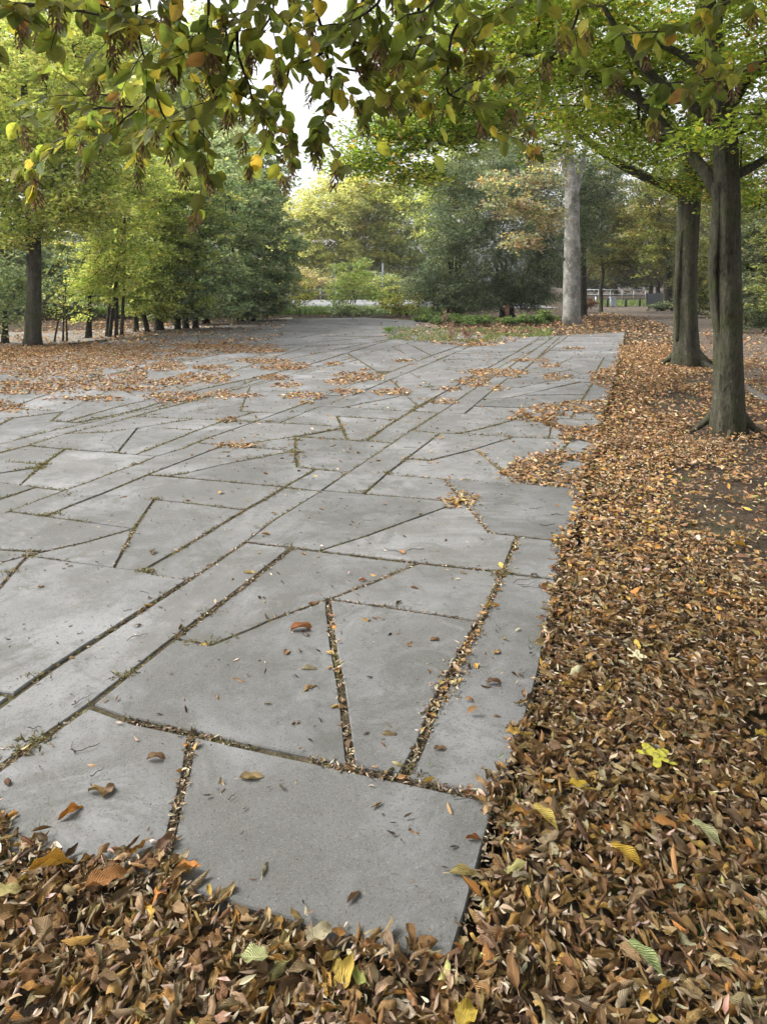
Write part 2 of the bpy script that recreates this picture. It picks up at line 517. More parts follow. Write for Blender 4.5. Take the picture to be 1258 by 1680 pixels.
def slab_geo(g, rnd):
    d = np.mean([p[1] for p in g])
    w = rnd.uniform(.013, .018) if d < 3.6 else rnd.uniform(.006, .011)
    g = inset(g, w)
    if len(g) < 3 or area(g) < .03: return None
    fine = []
    st = .07 if d < 5 else .5
    for i in range(len(g)):
        a, b = np.array(g[i]), np.array(g[(i+1) % len(g)]); L = np.linalg.norm(b-a); k = max(1, int(L/st))
        nrm = np.array([a[1]-b[1], b[0]-a[0]])/(L+1e-9)
        for j in range(k):
            o = 0 if j == 0 else rnd.normal(0, .0009)
            fine.append(tuple(a+(b-a)*j/k+nrm*o))
    g = fine; n = len(g)
    g1 = inset(g, .004)
    if len(g1) != n: g1 = g
    c = np.mean(g, axis=0); tx, ty, dz = rnd.normal(0, .0012, 2).tolist()+[rnd.normal(0, .0025)]
    z = lambda p: dz+(p[0]-c[0])*tx+(p[1]-c[1])*ty
    V = [(p[0], p[1], -.05) for p in g]+[(p[0], p[1], z(p)-.005) for p in g]+[(p[0], p[1], z(p)) for p in g1]
    Q = [tuple(range(2*n, 3*n))]
    for L in (0, 1):
        for i in range(n): k = (i+1) % n; Q.append((L*n+i, L*n+k, (L+1)*n+k, (L+1)*n+i))
    return np.array(V), Q
def pxsize(g):
    q = [to_px(*p) for p in g]; q = [(min(max(x, 0), 1258), min(max(y, 500), 1680)) for x, y in q]
    return abs(area(q))
faces.sort(key=lambda g: -pxsize(g))
bp = [tuple(G(*p)[:2]) for p in BOUND]
bi = inset(bp if area(bp) > 0 else bp[::-1], .02)
pav = mesh_obj('pavement', [(p[0], p[1], -.010) for p in bi]+[(p[0], p[1], -.075) for p in bi],
    [tuple(range(len(bi)))]+[(i+len(bi), (i+1) % len(bi)+len(bi), (i+1) % len(bi), i) for i in range(len(bi))], M['joint'], None, False)
tag(pav, 'terrace of irregular grey concrete slabs with mossy joints', kind='structure')
rs = np.random.default_rng(11); rest = MB()
for i, g in enumerate(faces):
    r = slab_geo(g, rs)
    if r is None: continue
    if i < 98: mesh_obj('slab', r[0], r[1], M['concrete'], pav, False)
    else: rest.add(*r)
tag(rest.build('slab_field', M['concrete'], pav, False), kind='stuff')

# ------------------------------------------------------------------ ground and paths
def sheet(name, poly_px, z, mat, label):
    P = [G(*p, z) for p in poly_px]
    o = mesh_obj(name, P, [tuple(range(len(P)))], mat, None, False)
    if o.data.polygons[0].normal.z < 0: o.data.flip_normals()
    return tag(o, label, kind='structure')
ng = 120
gx = np.sign(np.linspace(-1, 1, ng))*np.abs(np.linspace(-1, 1, ng))**3*240
X, Y = np.meshgrid(gx, gx+60)
Z = -.07-.03*(vnoise(X, Y, 3.1)-.3)
Vg = np.stack([X, Y, Z], -1).reshape(-1, 3)
Qg = np.array([(j*ng+i, j*ng+i+1, (j+1)*ng+i+1, (j+1)*ng+i) for j in range(ng-1) for i in range(ng-1)])
tag(mesh_obj('ground', Vg, Qg, M['ground']), 'dark woodland soil', kind='structure')
def flat_poly(name, pts, z, mat, label):
    o = mesh_obj(name, [(x, y, z) for x, y in pts], [tuple(range(len(pts)))], mat, None, False)
    if o.data.polygons[0].normal.z < 0: o.data.flip_normals()
    return tag(o, label, kind='structure')
g2 = lambda px, py: tuple(G(px, py)[:2])
flat_poly('path', [g2(-300, 577), g2(-40, 571), g2(60, 566), g2(160, 556), g2(300, 545), g2(480, 527), g2(480, 519), g2(330, 530), g2(200, 538), g2(60, 542), g2(-300, 548)], -.045, M['gravel'],
    'pale gravel path behind the left hornbeam')
flat_poly('path', [g2(1500, 760), g2(1240, 650), g2(1165, 590), g2(1100, 545), g2(1055, 524), g2(1000, 513), g2(935, 508), g2(935, 502.5), g2(1000, 503), g2(1050, 502), g2(1072, 500.5), g2(1090, 500), g2(1085, 504.5),
    g2(1130, 512), g2(1200, 530), g2(1300, 562), g2(1600, 640)], -.041, M['dirt'], 'trodden dirt path curving away behind the right hand trees')
flat_poly('road', [(-60, 48), (12, 48), (12, 72), (-60, 72)], -.03, M['road'], 'pale road beyond the wire fence')

# ------------------------------------------------------------------ leaf shapes
def leaf_tmpl(nl, nw, width=.52, fold=.25, curl=0.0, cup=0.0, wave=0.0, twist=0.0, seed=0, petiole=True, pw=.8):
    """unit length leaf, base at the origin, tip along +x"""
    rr = np.random.default_rng(seed); V = []; UV = []
    t = np.linspace(0, 1, nl+1); x = z = 0.0; a = -curl*.5
    ph = rr.uniform(0, 6)
    for i, ti in enumerate(t):
        if i: a += curl/nl; x += math.cos(a)/nl; z += math.sin(a)/nl
        wd = width*.5*(math.sin(math.pi*min(.999, ti**pw))**.75)*(1 if ti < .8 else (1-(ti-.8)*1.1))+.008
        tw = twist*(ti-.5)
        for j in range(nw+1):
            s = -1+2*j/nw; ang = s*cup
            if abs(cup) > 1e-3: yy = wd*math.sin(ang)/cup; zz = wd*(1-math.cos(ang))/cup
            else: yy = wd*s; zz = 0
            zz += fold*abs(s)*wd+wave*wd*abs(s)*math.sin(ti*11+ph+s*2)
            y2 = yy*math.cos(tw)-zz*math.sin(tw); z2 = yy*math.sin(tw)+zz*math.cos(tw)
            V.append((x-math.sin(a)*z2, y2, z+math.cos(a)*z2)); UV.append((ti, .5+s*.5))
    Q = [(i*(nw+1)+j, i*(nw+1)+j+1, (i+1)*(nw+1)+j+1, (i+1)*(nw+1)+j) for i in range(nl) for j in range(nw)]
    if petiole:
        b = len(V); V += [(-.16, -.008, -.03), (-.16, .008, -.03), (.02, .008, 0), (.02, -.008, 0)]; UV += [(0, .5)]*4; Q.append((b, b+1, b+2, b+3))
    return np.array(V), np.array(Q), np.array(UV)
def rot_m(yaw, tilt, az, roll):
    """arrays -> rotation matrices: roll about x, yaw about z, then tilt about a horizontal axis at angle az"""
    n = len(yaw); c, s = np.cos, np.sin
    Z = np.zeros(n); O = np.ones(n)
    Rx = np.stack([O, Z, Z, Z, c(roll), -s(roll), Z, s(roll), c(roll)], -1).reshape(n, 3, 3)
    Rz = np.stack([c(yaw), -s(yaw), Z, s(yaw), c(yaw), Z, Z, Z, O], -1).reshape(n, 3, 3)
    ux, uy = c(az), s(az); C = c(tilt); S = s(tilt); t = 1-C
    Rt = np.stack([C+ux*ux*t, ux*uy*t, uy*S, ux*uy*t, C+uy*uy*t, -ux*S, -uy*S, ux*S, C], -1).reshape(n, 3, 3)
    return Rt @ Rz @ Rx
def scatter(name, tm, P, Rm, S, C, mat, parent=None, rng=RNG):
    """one mesh: template tm[k] at every P with rotation Rm, scale S, colour C"""
    n = len(P); pick = rng.integers(0, len(tm), n); VV = []; QQ = []; CC = []; UU = []; off = 0
    for k, (V, Q, UV) in enumerate(tm):
        ix = np.where(pick == k)[0]
        if not len(ix): continue
        W = np.einsum('nij,vj->nvi', Rm[ix], V)*S[ix][:, None, None]+P[ix][:, None, :]
        nv = len(V); VV.append(W.reshape(-1, 3)); QQ.append((Q[None]+(off+np.arange(len(ix))*nv)[:, None, None]).reshape(-1, 4))
        CC.append(np.repeat(C[ix], nv, 0)); UU.append(np.tile(UV, (len(ix), 1))); off += nv*len(ix)
    return mesh_obj(name, np.concatenate(VV), np.concatenate(QQ), mat, parent, True, np.concatenate(CC), np.concatenate(UU))
def pal(cols, wts, n, rng=RNG, var=.18, hv=.06):
    c = np.array(cols)[rng.choice(len(cols), n, p=np.array(wts)/sum(wts))]
    return np.clip(c*np.exp(rng.normal(0, var, (n, 1)))*(1+rng.normal(0, hv, (n, 3))), .004, .85)
BROWN = [(.30, .17, .068), (.40, .24, .095), (.21, .12, .058), (.47, .32, .17), (.35, .245, .14), (.45, .235, .06), (.56, .36, .085), (.13, .08, .045), (.56, .45, .18), (.50, .39, .25)]
BW = [26, 20, 15, 11, 13, 8, 3, 9, .6, 5]
ORNG = [(.34, .185, .09), (.40, .23, .11), (.26, .145, .08), (.48, .33, .19), (.43, .25, .09), (.50, .37, .14), (.19, .115, .07), (.54, .43, .29)]
OW = [22, 22, 14, 14, 8, 3, 9, 7]
TM0 = [leaf_tmpl(10, 4, wdt, .25, c, k, wv, tw, s) for s, (wdt, c, k, wv, tw) in enumerate(
    [(.44, .5, 1.3, .3, .4), (.40, -.9, .8, .35, -.6), (.46, .3, 2.3, .2, .5), (.38, 1.6, 1.0, .4, 1.0), (.44, -.4, 1.8, .4, -.8), (.40, .8, 2.8, .2, .3), (.5, .1, .4, .35, 1.0), (.42, -1.5, 1.1, .3, .7), (.36, 2.3, .9, .35, -.6), (.48, .9, .7, .5, 1.4), (.42, .2, 2.9, .1, .2)])]
TM1 = [leaf_tmpl(4, 2, .5, .35, c, k, 0, tw, s, False) for s, (c, k, tw) in enumerate([(.7, .8, .4), (-.9, .5, -.6), (1.4, 1.2, .5), (.3, 1.5, 0), (-.3, .2, .8)])]
TM2 = [leaf_tmpl(2, 1, .55, 0, c, 0, 0, tw, s, False) for s, (c, tw) in enumerate([(.8, .6), (-.9, -.7), (1.4, .9)])]
BR0 = [leaf_tmpl(4, 2, .34, .2, c, 1.0, 0, tw, s, False, .6) for s, (c, tw) in enumerate([(.7, .5), (-.6, -.3), (1.2, .9), (.1, .2)])]
BR1 = [leaf_tmpl(2, 1, .36, 0, c, 0, 0, tw, s, False) for s, (c, tw) in enumerate([(.9, .5), (-.7, -.3)])]
BRC = [(.36, .28, .19), (.42, .34, .24), (.29, .22, .15), (.22, .16, .11), (.46, .38, .28)]

# ------------------------------------------------------------------ where the litter lies (outlines given as photo pixels on the ground plane)
LIT_FRONT = [(-900, 1290), (-200, 1300), (0, 1345), (70, 1378), (110, 1403), (200, 1404), (255, 1430), (279, 1458), (400, 1494), (500, 1526), (560, 1545), (650, 1570), (745, 1592), (766, 1545), (780, 1470), (798, 1395),
 (814, 1335), (790, 1300), (832, 1240), (850, 1180), (878, 1110), (893, 1030), (900, 960), (912, 915), (915, 880), (945, 845), (940, 803), (890, 797), (850, 790), (818, 775), (850, 755), (893, 745), (918, 728), (925, 712),
 (905, 700), (880, 692), (835, 690), (845, 675), (890, 664), (930, 659), (985, 656), (997, 640), (970, 630), (965, 612), (1003, 602), (1012, 585), (1018, 560), (1026, 545), (960, 550), (880, 552), (815, 566), (770, 569), (730, 565),
 (650, 557), (620, 551), (655, 543), (690, 530), (700, 521), (930, 521), (990, 512), (1060, 518), (1100, 535), (1300, 545), (2600, 600), (3000, 1700), (3000, 8000), (-3000, 8000), (-3000, 1500)]
HOLES = [[(905, 738), (925, 727), (950, 722), (972, 727), (962, 742), (940, 748)], [(908, 768), (925, 757), (948, 757), (945, 768), (925, 777)], [(903, 694), (940, 678), (978, 678), (982, 698), (940, 703)]]
PATCH = [(590,619,42,8),(560,627,22,6),(640,644,34,5),(725,660,24,4),(810,612,58,6),(775,627,28,8),(738,639,18,4),(815,638,14,4),(290,652,58,9),(360,648,30,6),(410,650,25,4),(500,650,42,5),(568,643,24,6),(430,593,40,5),
 (480,600,30,5),(460,604,40,4),(350,604,32,4),(330,622,50,8),(270,601,32,9),(220,586,45,6),(340,566,55,6),(240,560,60,6),(450,620,25,4),(470,632,22,4),(390,732,38,4),(375,690,16,4),(60,635,95,12),(150,655,60,5),(12,668,30,9),
 (80,612,90,8),(900,600,14,3),(868,592,32,3),(912,619,24,5),(752,822,26,11),(100,575,150,14),(20,590,80,18),(250,548,80,7),(400,556,50,4),(430,575,40,4),(170,600,60,6),(280,628,40,6),(548,597,14,3),(660,592,16,2),(940,572,20,2),
 (130,596,90,7),(200,638,60,5),(500,662,14,3),(870,780,28,10),(600,607,8,2)]
BARE = [(1215,690,60,30),(1160,700,50,22),(1110,655,50,20),(1200,830,110,60),(1145,780,60,25),(1258,760,60,60),(1250,900,60,40),(1150,620,40,10),(1258,1180,50,40)]
BOUNDG = BOUND
def density(x, y):
    ok = y > .35
    px, py = to_px(x, np.maximum(y, .35))
    jx = (vnoise(x, y, .13)-.5)*.075+(vnoise(x, y, .04)-.5)*.05; jy = (vnoise(x+31, y, .13)-.5)*.075+(vnoise(x+31, y, .04)-.5)*.05
    px2, py2 = to_px(x+jx, np.maximum(y+jy, .35))
    f = inpoly(px2, py2, LIT_FRONT).astype(float)
    for h in HOLES: f[inpoly(px2, py2, h)] = .02
    back = (y > 20)
    f = np.where(f > .5, np.where(back, .5, 1.0), f)
    for cx, cy, rx, ry in PATCH:
        q = ((px-cx)/rx)**2+((py-cy)/ry)**2
        q = q*(.55+.9*vnoise(x, y, .25 if cy > 600 else .5))
        f = np.maximum(f, np.clip(1.35-q, 0, 1)**.7*(q < 1.25)*.95)
    bare = np.zeros_like(f)
    for cx, cy, rx, ry in BARE:
        q = ((px-cx)/rx)**2+((py-cy)/ry)**2; bare = np.maximum(bare, np.clip(1.4-q*(.6+.8*vnoise(x, y, .35)), 0, 1))
    f = f*(1-.82*bare)
    left = (px < 460) & (py < 590)
    n = vnoise(x, y, .9)*.6+vnoise(x, y, .3)*.4
    f = np.maximum(f, left*np.clip((n-.38)*3, 0, .8))
    f = np.maximum(f, (px < 240)*(py < 640)*(py > 540)*np.clip((n-.42)*4, 0, .8))
    pathr = inpoly(px, py, [(1500, 760), (1245, 650), (1170, 590), (1110, 545), (1062, 524), (1000, 512), (935, 508), (1000, 500), (1090, 500), (1130, 512), (1200, 530), (1300, 562), (1600, 640)])
    f = np.where(pathr, np.minimum(f, .12+.45*(n > .5)), f)
    far = (py < 540) & ((px < 660))
    f = np.where((py < 556) & (px < 470) & (px > 250), np.maximum(f*.6, .18), f)
    f = np.maximum(f, np.where(py < 760, .018, .004)*(px < 1100))
    return f*ok
def onslab(x, y):
    return inpoly(*to_px(x, np.maximum(y, .35)), BOUND)
def samples(x0, x1, y0, y1, per, rng):
    n = int((x1-x0)*(y1-y0)*per); return rng.uniform(x0, x1, n), rng.uniform(y0, y1, n)
def infr(x, y, m=1.2): return np.abs(x) < .56*np.maximum(y, 0)+m
def lay(x, y, size, rng, zlo, zhi, tilt, dl=None):
    n = len(x); on = onslab(x, y)
    edge = np.zeros(n)
    z = np.where(on, .003+rng.uniform(0, .02, n)*(dl > .3), rng.uniform(zlo, zhi, n)+(vnoise(x, y, .5)-.5)*.03)
    Rm = rot_m(rng.uniform(0, 6.28, n), np.where(on, np.abs(rng.normal(0, tilt*.6, n)), np.abs(rng.normal(0, tilt, n))), rng.uniform(0, 6.28, n), rng.choice([0, math.pi], n)+rng.normal(0, .3, n))
    return np.stack([x, y, z], -1), Rm
def mixcol(x, y, n, rng):
    c1 = pal(BROWN, BW, n, rng, .22); c2 = pal(ORNG, OW, n, rng, .24)*.8
    t = np.clip((y-2.6)/5, 0, 1); u = rng.random(n) < t
    return np.where(u[:, None], c2, c1)
LIT = tag(empty('leaf_litter', (0, 0, 0)), 'thick carpet of curled brown autumn leaves', kind='stuff')
bpy.data.objects.remove(LIT)
def litter(name, box, per, size, tm, mat, rng, zr, tilt, label, cols=None, fmul=1.0, f0=0.0, f1=0.0):
    x, y = samples(*box, per, rng); k = infr(x, y); x, y = x[k], y[k]
    d = density(x, y)*fmul
    if f0: d = d*np.clip((y-box[2])/f0, 0, 1)
    if f1: d = d*np.clip((box[3]-y)/f1, 0, 1)
    k = rng.random(len(x)) < d; x, y, d = x[k], y[k], d[k]
    P, Rm = lay(x, y, size, rng, *zr, tilt, d)
    C = mixcol(x, y, len(x), rng) if cols is None else pal(cols, [1]*len(cols), len(x), rng, .2)
    C = C*(.84 if tm is TM1 and box[2] < 8 else 1.0)
    S = rng.choice([.55, .75, 1.0, 1.15], len(x), p=[.25, .3, .3, .15])*rng.uniform(.85, 1.12, len(x))*size
    print(name, len(x))
    return tag(scatter(name, tm, P, Rm, S, C, mat, None, rng), label, kind='stuff')
rl = np.random.default_rng(3)
litter('leaf_litter', (-2.6, 3.8, .8, 4.6), 3000, .062, TM0, M['litter'], rl, (-.028, .010), .30, 'thick carpet of curled brown leaves around the nearest slabs', f1=1.5)
litter('leaf_litter', (-2, 6.5, 3.1, 8.5), 1500, .056, TM1, M['litter_far'], rl, (-.035, .012), .34, 'orange brown leaves heaped along the right edge of the slabs', f0=1.5)
litter('leaf_litter', (-16, 12, 8.5, 19), 520, .07, TM1, M['litter_far'], rl, (-.05, .01), .45, 'orange leaves drifted over the middle of the terrace')
litter('leaf_litter', (-30, 30, 19, 46), 85, .13, TM2, M['litter_far'], rl, (-.05, .0), .35, 'pale brown leaves scattered at the far end of the terrace')
litter('seed_litter', (-2.6, 3.8, .8, 4.6), 1500, .034, BR0, M['litter_far'], rl, (-.02, .014), .45, 'pale dry winged seeds mixed into the near leaves', BRC, f1=1.5)
litter('seed_litter', (-1, 6, 3.1, 7.5), 700, .034, BR1, M['litter_far'], rl, (-.03, .022), .5, 'pale dry winged seeds mixed into the leaves along the edge', BRC, f0=1.5)

# ------------------------------------------------------------------ debris in the joints and on the slabs
jx, jy, jd = [], [], []
for f in faces:
    for i in range(len(f)):
        a, b = f[i], f[(i+1) % len(f)]; L = math.hypot(b[0]-a[0], b[1]-a[1]); d = (a[1]+b[1])/2
        if not (.5 < d < 16): continue
        k = RNG.poisson(L*(190 if d < 4.5 else 34)); t = RNG.random(k)
        jx.append(a[0]+(b[0]-a[0])*t); jy.append(a[1]+(b[1]-a[1])*t)
jx = np.concatenate(jx)+RNG.normal(0, .007, sum(map(len, jx))); jy = np.concatenate(jy)+RNG.normal(0, .007, sum(map(len, jy)))
n = len(jx); dens = vnoise(jx, jy, .35) > .36; jx, jy = jx[dens], jy[dens]; n = len(jx)
Pj = np.stack([jx, jy, RNG.uniform(-.009, .002, n)], -1)
tag(scatter('joint_debris', BR0, Pj, rot_m(RNG.uniform(0, 6.28, n), np.abs(RNG.normal(0, .5, n)), RNG.uniform(0, 6.28, n), RNG.normal(0, .5, n)), RNG.uniform(.009, .028, n),
    pal(BRC+[(.15, .11, .07)]*4+[(.08, .06, .04)]*4, [1]*13, n), M['litter_far']), 'dry seeds and chaff caught in the slab joints', kind='stuff')
# heavier leaf fill along chosen joints
def along(pts, per, sig, size, tm, name, label, cols, wts, mat, z=(-.02, .02), tilt=.5):
    X, Y = [], []
    for a, b, dn, sg in pts:
        A, B = G(*a)[:2], G(*b)[:2]; L = np.linalg.norm(B-A); k = int(L*per*dn); t = RNG.random(k)
        X.append(A[0]+(B[0]-A[0])*t+RNG.normal(0, sig*sg, k)); Y.append(A[1]+(B[1]-A[1])*t+RNG.normal(0, sig*sg, k))
    X = np.concatenate(X); Y = np.concatenate(Y); n = len(X)
    return tag(scatter(name, tm, np.stack([X, Y, RNG.uniform(*z, n)], -1), rot_m(RNG.uniform(0, 6.28, n), np.abs(RNG.normal(0, tilt, n)), RNG.uniform(0, 6.28, n), RNG.normal(0, .5, n)),
        RNG.uniform(.6, 1.2, n)*size, pal(cols, wts, n), mat), label, kind='stuff')
JL = [((850, 881), (831, 923), 1, 1), ((831, 923), (794, 1007), 1.3, 1), ((794, 1007), (750, 1090), 2, 1.2), ((750, 1090), (716, 1150), 4, 2.6), ((719, 1146), (690, 1210), 1.5, 1), ((664, 1270), (690, 1223), .6, .8),
 ((659, 1278), (806, 1310), .4, .8), ((538, 985), (576, 1258), .5, .7), ((729, 785), (803, 875), 1.2, 1), ((735, 822), (767, 826), 4, 1.6), ((781, 737), (846, 793), .8, 1), ((315, 1205), (268, 1440), .4, .8), ((500, 1244), (659, 1278), .6, .8),
 ((760, 1100), (800, 1125), 1, 3)]
along(JL, 34, .014, .042, TM1, 'leaf_litter', 'small dry leaves filling the widest slab joints', BROWN, BW, M['litter_far'], (-.02, .012))
along(JL, 190, .014, .024, BR0, 'seed_litter', 'pale winged seeds filling the widest slab joints', BRC, [1]*5, M['litter_far'], (-.015, .014))
# specks on the slabs
x, y = samples(-6, 5, 1.1, 10, 85, rl); k = infr(x, y, .6) & onslab(x, y); x, y = x[k], y[k]; n = len(x)
tag(scatter('slab_debris', BR0, np.stack([x, y, np.full(n, .006)], -1), rot_m(rl.uniform(0, 6.28, n), np.abs(rl.normal(0, .2, n)), rl.uniform(0, 6.28, n), rl.normal(0, .4, n)), rl.choice([.008, .011, .016, .022, .032], n, p=[.30, .26, .20, .15, .09]),
    pal([(.05, .04, .03), (.09, .065, .045), (.16, .11, .07), (.42, .34, .25)], [5, 3, 3, 2], n, rl), M['litter_far']), 'buds, specks and dry seeds strewn on the slabs', kind='stuff')
# a few thin twigs among the specks
tw = MB()
for px, py, L, a in [(225, 1045, .10, .9), (135, 1150, .09, 1.0), (140, 1232, .10, .1), (57, 1197, .05, 0), (118, 1230, .06, 2.4), (238, 973, .06, -.2), (210, 1003, .04, .4), (132, 1041, .03, .8), (560, 1040, .03, 1.5), (680, 902, .12, 2.9), (640, 904, .1, 2.8),
    (860, 952, .16, .5), (868, 960, .14, .2), (870, 965, .1, -.3), (760, 1306, .14, 2.8), (775, 1315, .12, 2.5), (1010, 1060, .25, -.5), (1060, 1130, .18, 1.6), (920, 985, .15, -.4), (1110, 960, .14, -.3), (160, 1270, .05, .9), (380, 1310, .03, 1.0), (880, 835, .12, .2), (915, 850, .1, .1), (900, 868, .12, -.1),
    (672, 735, .12, .1), (700, 765, .14, -.3), (590, 725, .1, .1)]:
    p = G(px, py); on = px < 900
    pts = [p+np.array([math.cos(a+k*.12*math.sin(px))*L*(k/5-.5), math.sin(a+k*.15*math.sin(px))*L*(k/5-.5), .007+(0 if on else .02)+.004*math.sin(k*2+px)]) for k in range(6)]
    tw.tube(pts, np.linspace(.0018, .0009, 6)*(1 if on else 1.8), 5)
tag(tw.build('twig_debris', M['twig']), 'thin dark twigs lying on slabs and leaves', kind='stuff')
# moss cushions and little weeds in the joints
mx, my = [], []
for f in faces:
    for i in range(len(f)):
        a, b = f[i], f[(i+1) % len(f)]; L = math.hypot(b[0]-a[0], b[1]-a[1]); d = (a[1]+b[1])/2; X = (a[0]+b[0])/2
        if not (1 < d < 24): continue
        g = 170*min(1, max(.12, (d-2.5)/3.0))*min(1, max(.25, .8-.25*X/max(d, 1)*2))
        if d > 9: g *= .7
        k = RNG.poisson(L*g); t = RNG.random(k); mx.append(a[0]+(b[0]-a[0])*t); my.append(a[1]+(b[1]-a[1])*t)
mx = np.concatenate(mx)+RNG.normal(0, .008, sum(map(len, mx))); my = np.concatenate(my)+RNG.normal(0, .008, sum(map(len, my)))
k = vnoise(mx, my, .45)+.35*vnoise(mx, my, .11) > .55; mx, my = mx[k], my[k]
tufts = [(48, 912, 40), (64, 690, 0), (100, 730, 0), (254, 819, 30), (70, 762, 60), (62, 768, 50), (90, 843, 40), (70, 846, 40), (238, 937, 45), (118, 808, 15), (485, 742, 50), (487, 722, 30), (402, 668, 30), (684, 668, 50), (676, 675, 25), (634, 776, 30), (588, 808, 25), (160, 686, 15),
    (440, 692, 30), (700, 635, 30), (712, 640, 20), (20, 938, 25), (60, 1110, 18), (212, 1110, 18), (340, 1005, 15), (310, 1053, 8), (352, 1053, 10), (822, 942, 45), (668, 1262, 14), (56, 1215, 30), (40, 1230, 24), (192, 1112, 12), (105, 815, 10), (140, 590, 20), (225, 762, 14), (370, 742, 15)]
for px, py, k in tufts:
    p = G(px, py); mx = np.concatenate([mx, p[0]+RNG.normal(0, .035, k*4)]); my = np.concatenate([my, p[1]+RNG.normal(0, .02, k*4)])
n = len(mx); S = RNG.uniform(.012, .028, n)*np.where(my > 6, 1.3, 1)
print('moss', n)
Rm = rot_m(RNG.uniform(0, 6.28, n), RNG.uniform(.3, 1.5, n), RNG.uniform(0, 6.28, n), np.zeros(n))
tag(scatter('moss', BR0, np.stack([mx, my, RNG.uniform(-.011, .003, n)], -1), Rm, S, pal([(.12, .12, .045), (.17, .165, .06), (.10, .09, .045), (.26, .22, .13), (.19, .145, .09)], [4, 3, 3, 4, 5], n), M['grass']), 'green moss and tiny weeds along the slab joints', kind='stuff')

# ------------------------------------------------------------------ grass
def blades(x, y, h, rng, name, label, cols, z=-.05, wd=.004, lean=.5):
    n = len(x); B = np.array([(-.5, 0, 0), (.5, 0, 0), (.35, 0, .55), (-.35, 0, .55), (.04, 0, 1), (-.04, 0, 1)])
    hh = h*rng.uniform(.5, 1.2, n); yaw = rng.uniform(0, 6.28, n); ln = rng.uniform(.1, lean, n); la = rng.uniform(0, 6.28, n)
    V = np.zeros((n, 6, 3))
    for k in range(6):
        t = B[k, 2]; V[:, k, 0] = x+np.cos(yaw)*B[k, 0]*wd+np.cos(la)*ln*t*t*hh; V[:, k, 1] = y+np.sin(yaw)*B[k, 0]*wd+np.sin(la)*ln*t*t*hh; V[:, k, 2] = z+t*hh*(1-.3*ln)
    Q = (np.array([(0, 1, 2, 3), (3, 2, 4, 5)])[None]+(np.arange(n)*6)[:, None, None]).reshape(-1, 4)
    return tag(mesh_obj(name, V.reshape(-1, 3), Q, M['grass'], None, True, np.repeat(pal(cols, [1]*len(cols), n, rng), 6, 0)), label, kind='stuff')
GR = [(.07, .12, .03), (.10, .16, .04), (.05, .09, .025), (.16, .19, .06)]
X, Y = [], []
for px, py, k, s in [(880, 1070, 60, .03), (905, 992, 60, .03), (878, 1055, 40, .03), (900, 1040, 30, .03), (820, 1310, 60, .04), (835, 1320, 60, .05), (930, 832, 60, .05), (975, 765, 90, .07), (960, 785, 80, .07), (990, 790, 60, .07), (1030, 800, 60, .07), (80, 1385, 60, .05), (220, 1420, 60, .04), (60, 1370, 40, .04),
    (1195, 1500, 110, .09), (1215, 1560, 120, .08), (1240, 1640, 120, .06), (1120, 1470, 50, .06), (1060, 1330, 60, .07), (1180, 1100, 80, .12), (1130, 1000, 80, .12), (1100, 940, 100, .12), (960, 1460, 40, .05), (990, 1160, 40, .06), (1015, 595, 180, .25), (1025, 610, 180, .2), (1035, 575, 120, .25), (1120, 870, 100, .15), (1180, 870, 120, .15), (600, 1640, 30, .04), (250, 1500, 30, .05)]:
    p = G(px, py); X.append(p[0]+rl.normal(0, s, k)); Y.append(p[1]+rl.normal(0, s, k))
blades(np.concatenate(X), np.concatenate(Y), .05, rl, 'grass', 'short green grass showing through the leaves', GR, -.03, .003, 1.2)
n = 26000; blades(rl.uniform(-26, 4, n), rl.uniform(38.2, 47, n), .35, rl, 'grass', 'bright green grass verge at the wire fence', [(.10, .17, .04), (.14, .22, .05), (.18, .24, .07)], -.06, .035, .7)
n = 9000; x = rl.uniform(17, 34, n); y = rl.uniform(53, 70, n)
blades(x, y, .16, rl, 'grass', 'mown lawn behind the bollards', [(.12, .17, .05), (.16, .21, .07)], -.05, .08, .6)
p0, p1 = G(640, 556), G(900, 545)
n = 7000; px = rl.uniform(635, 905, n); py = rl.uniform(540, 562, n)-np.abs(px-760)*.03
k = (vnoise(px, py*6, 26)+.5*vnoise(px, py*6, 9)) > .72; px, py = px[k], py[k]; d = F*CAMH/(py-HOR)
blades((px-CX)/F*d, d, .13, rl, 'grass', 'weedy grass on the leafy patch at the far slab edge', [(.10, .15, .04), (.16, .21, .06), (.22, .24, .10)], -.03, .02, .9)
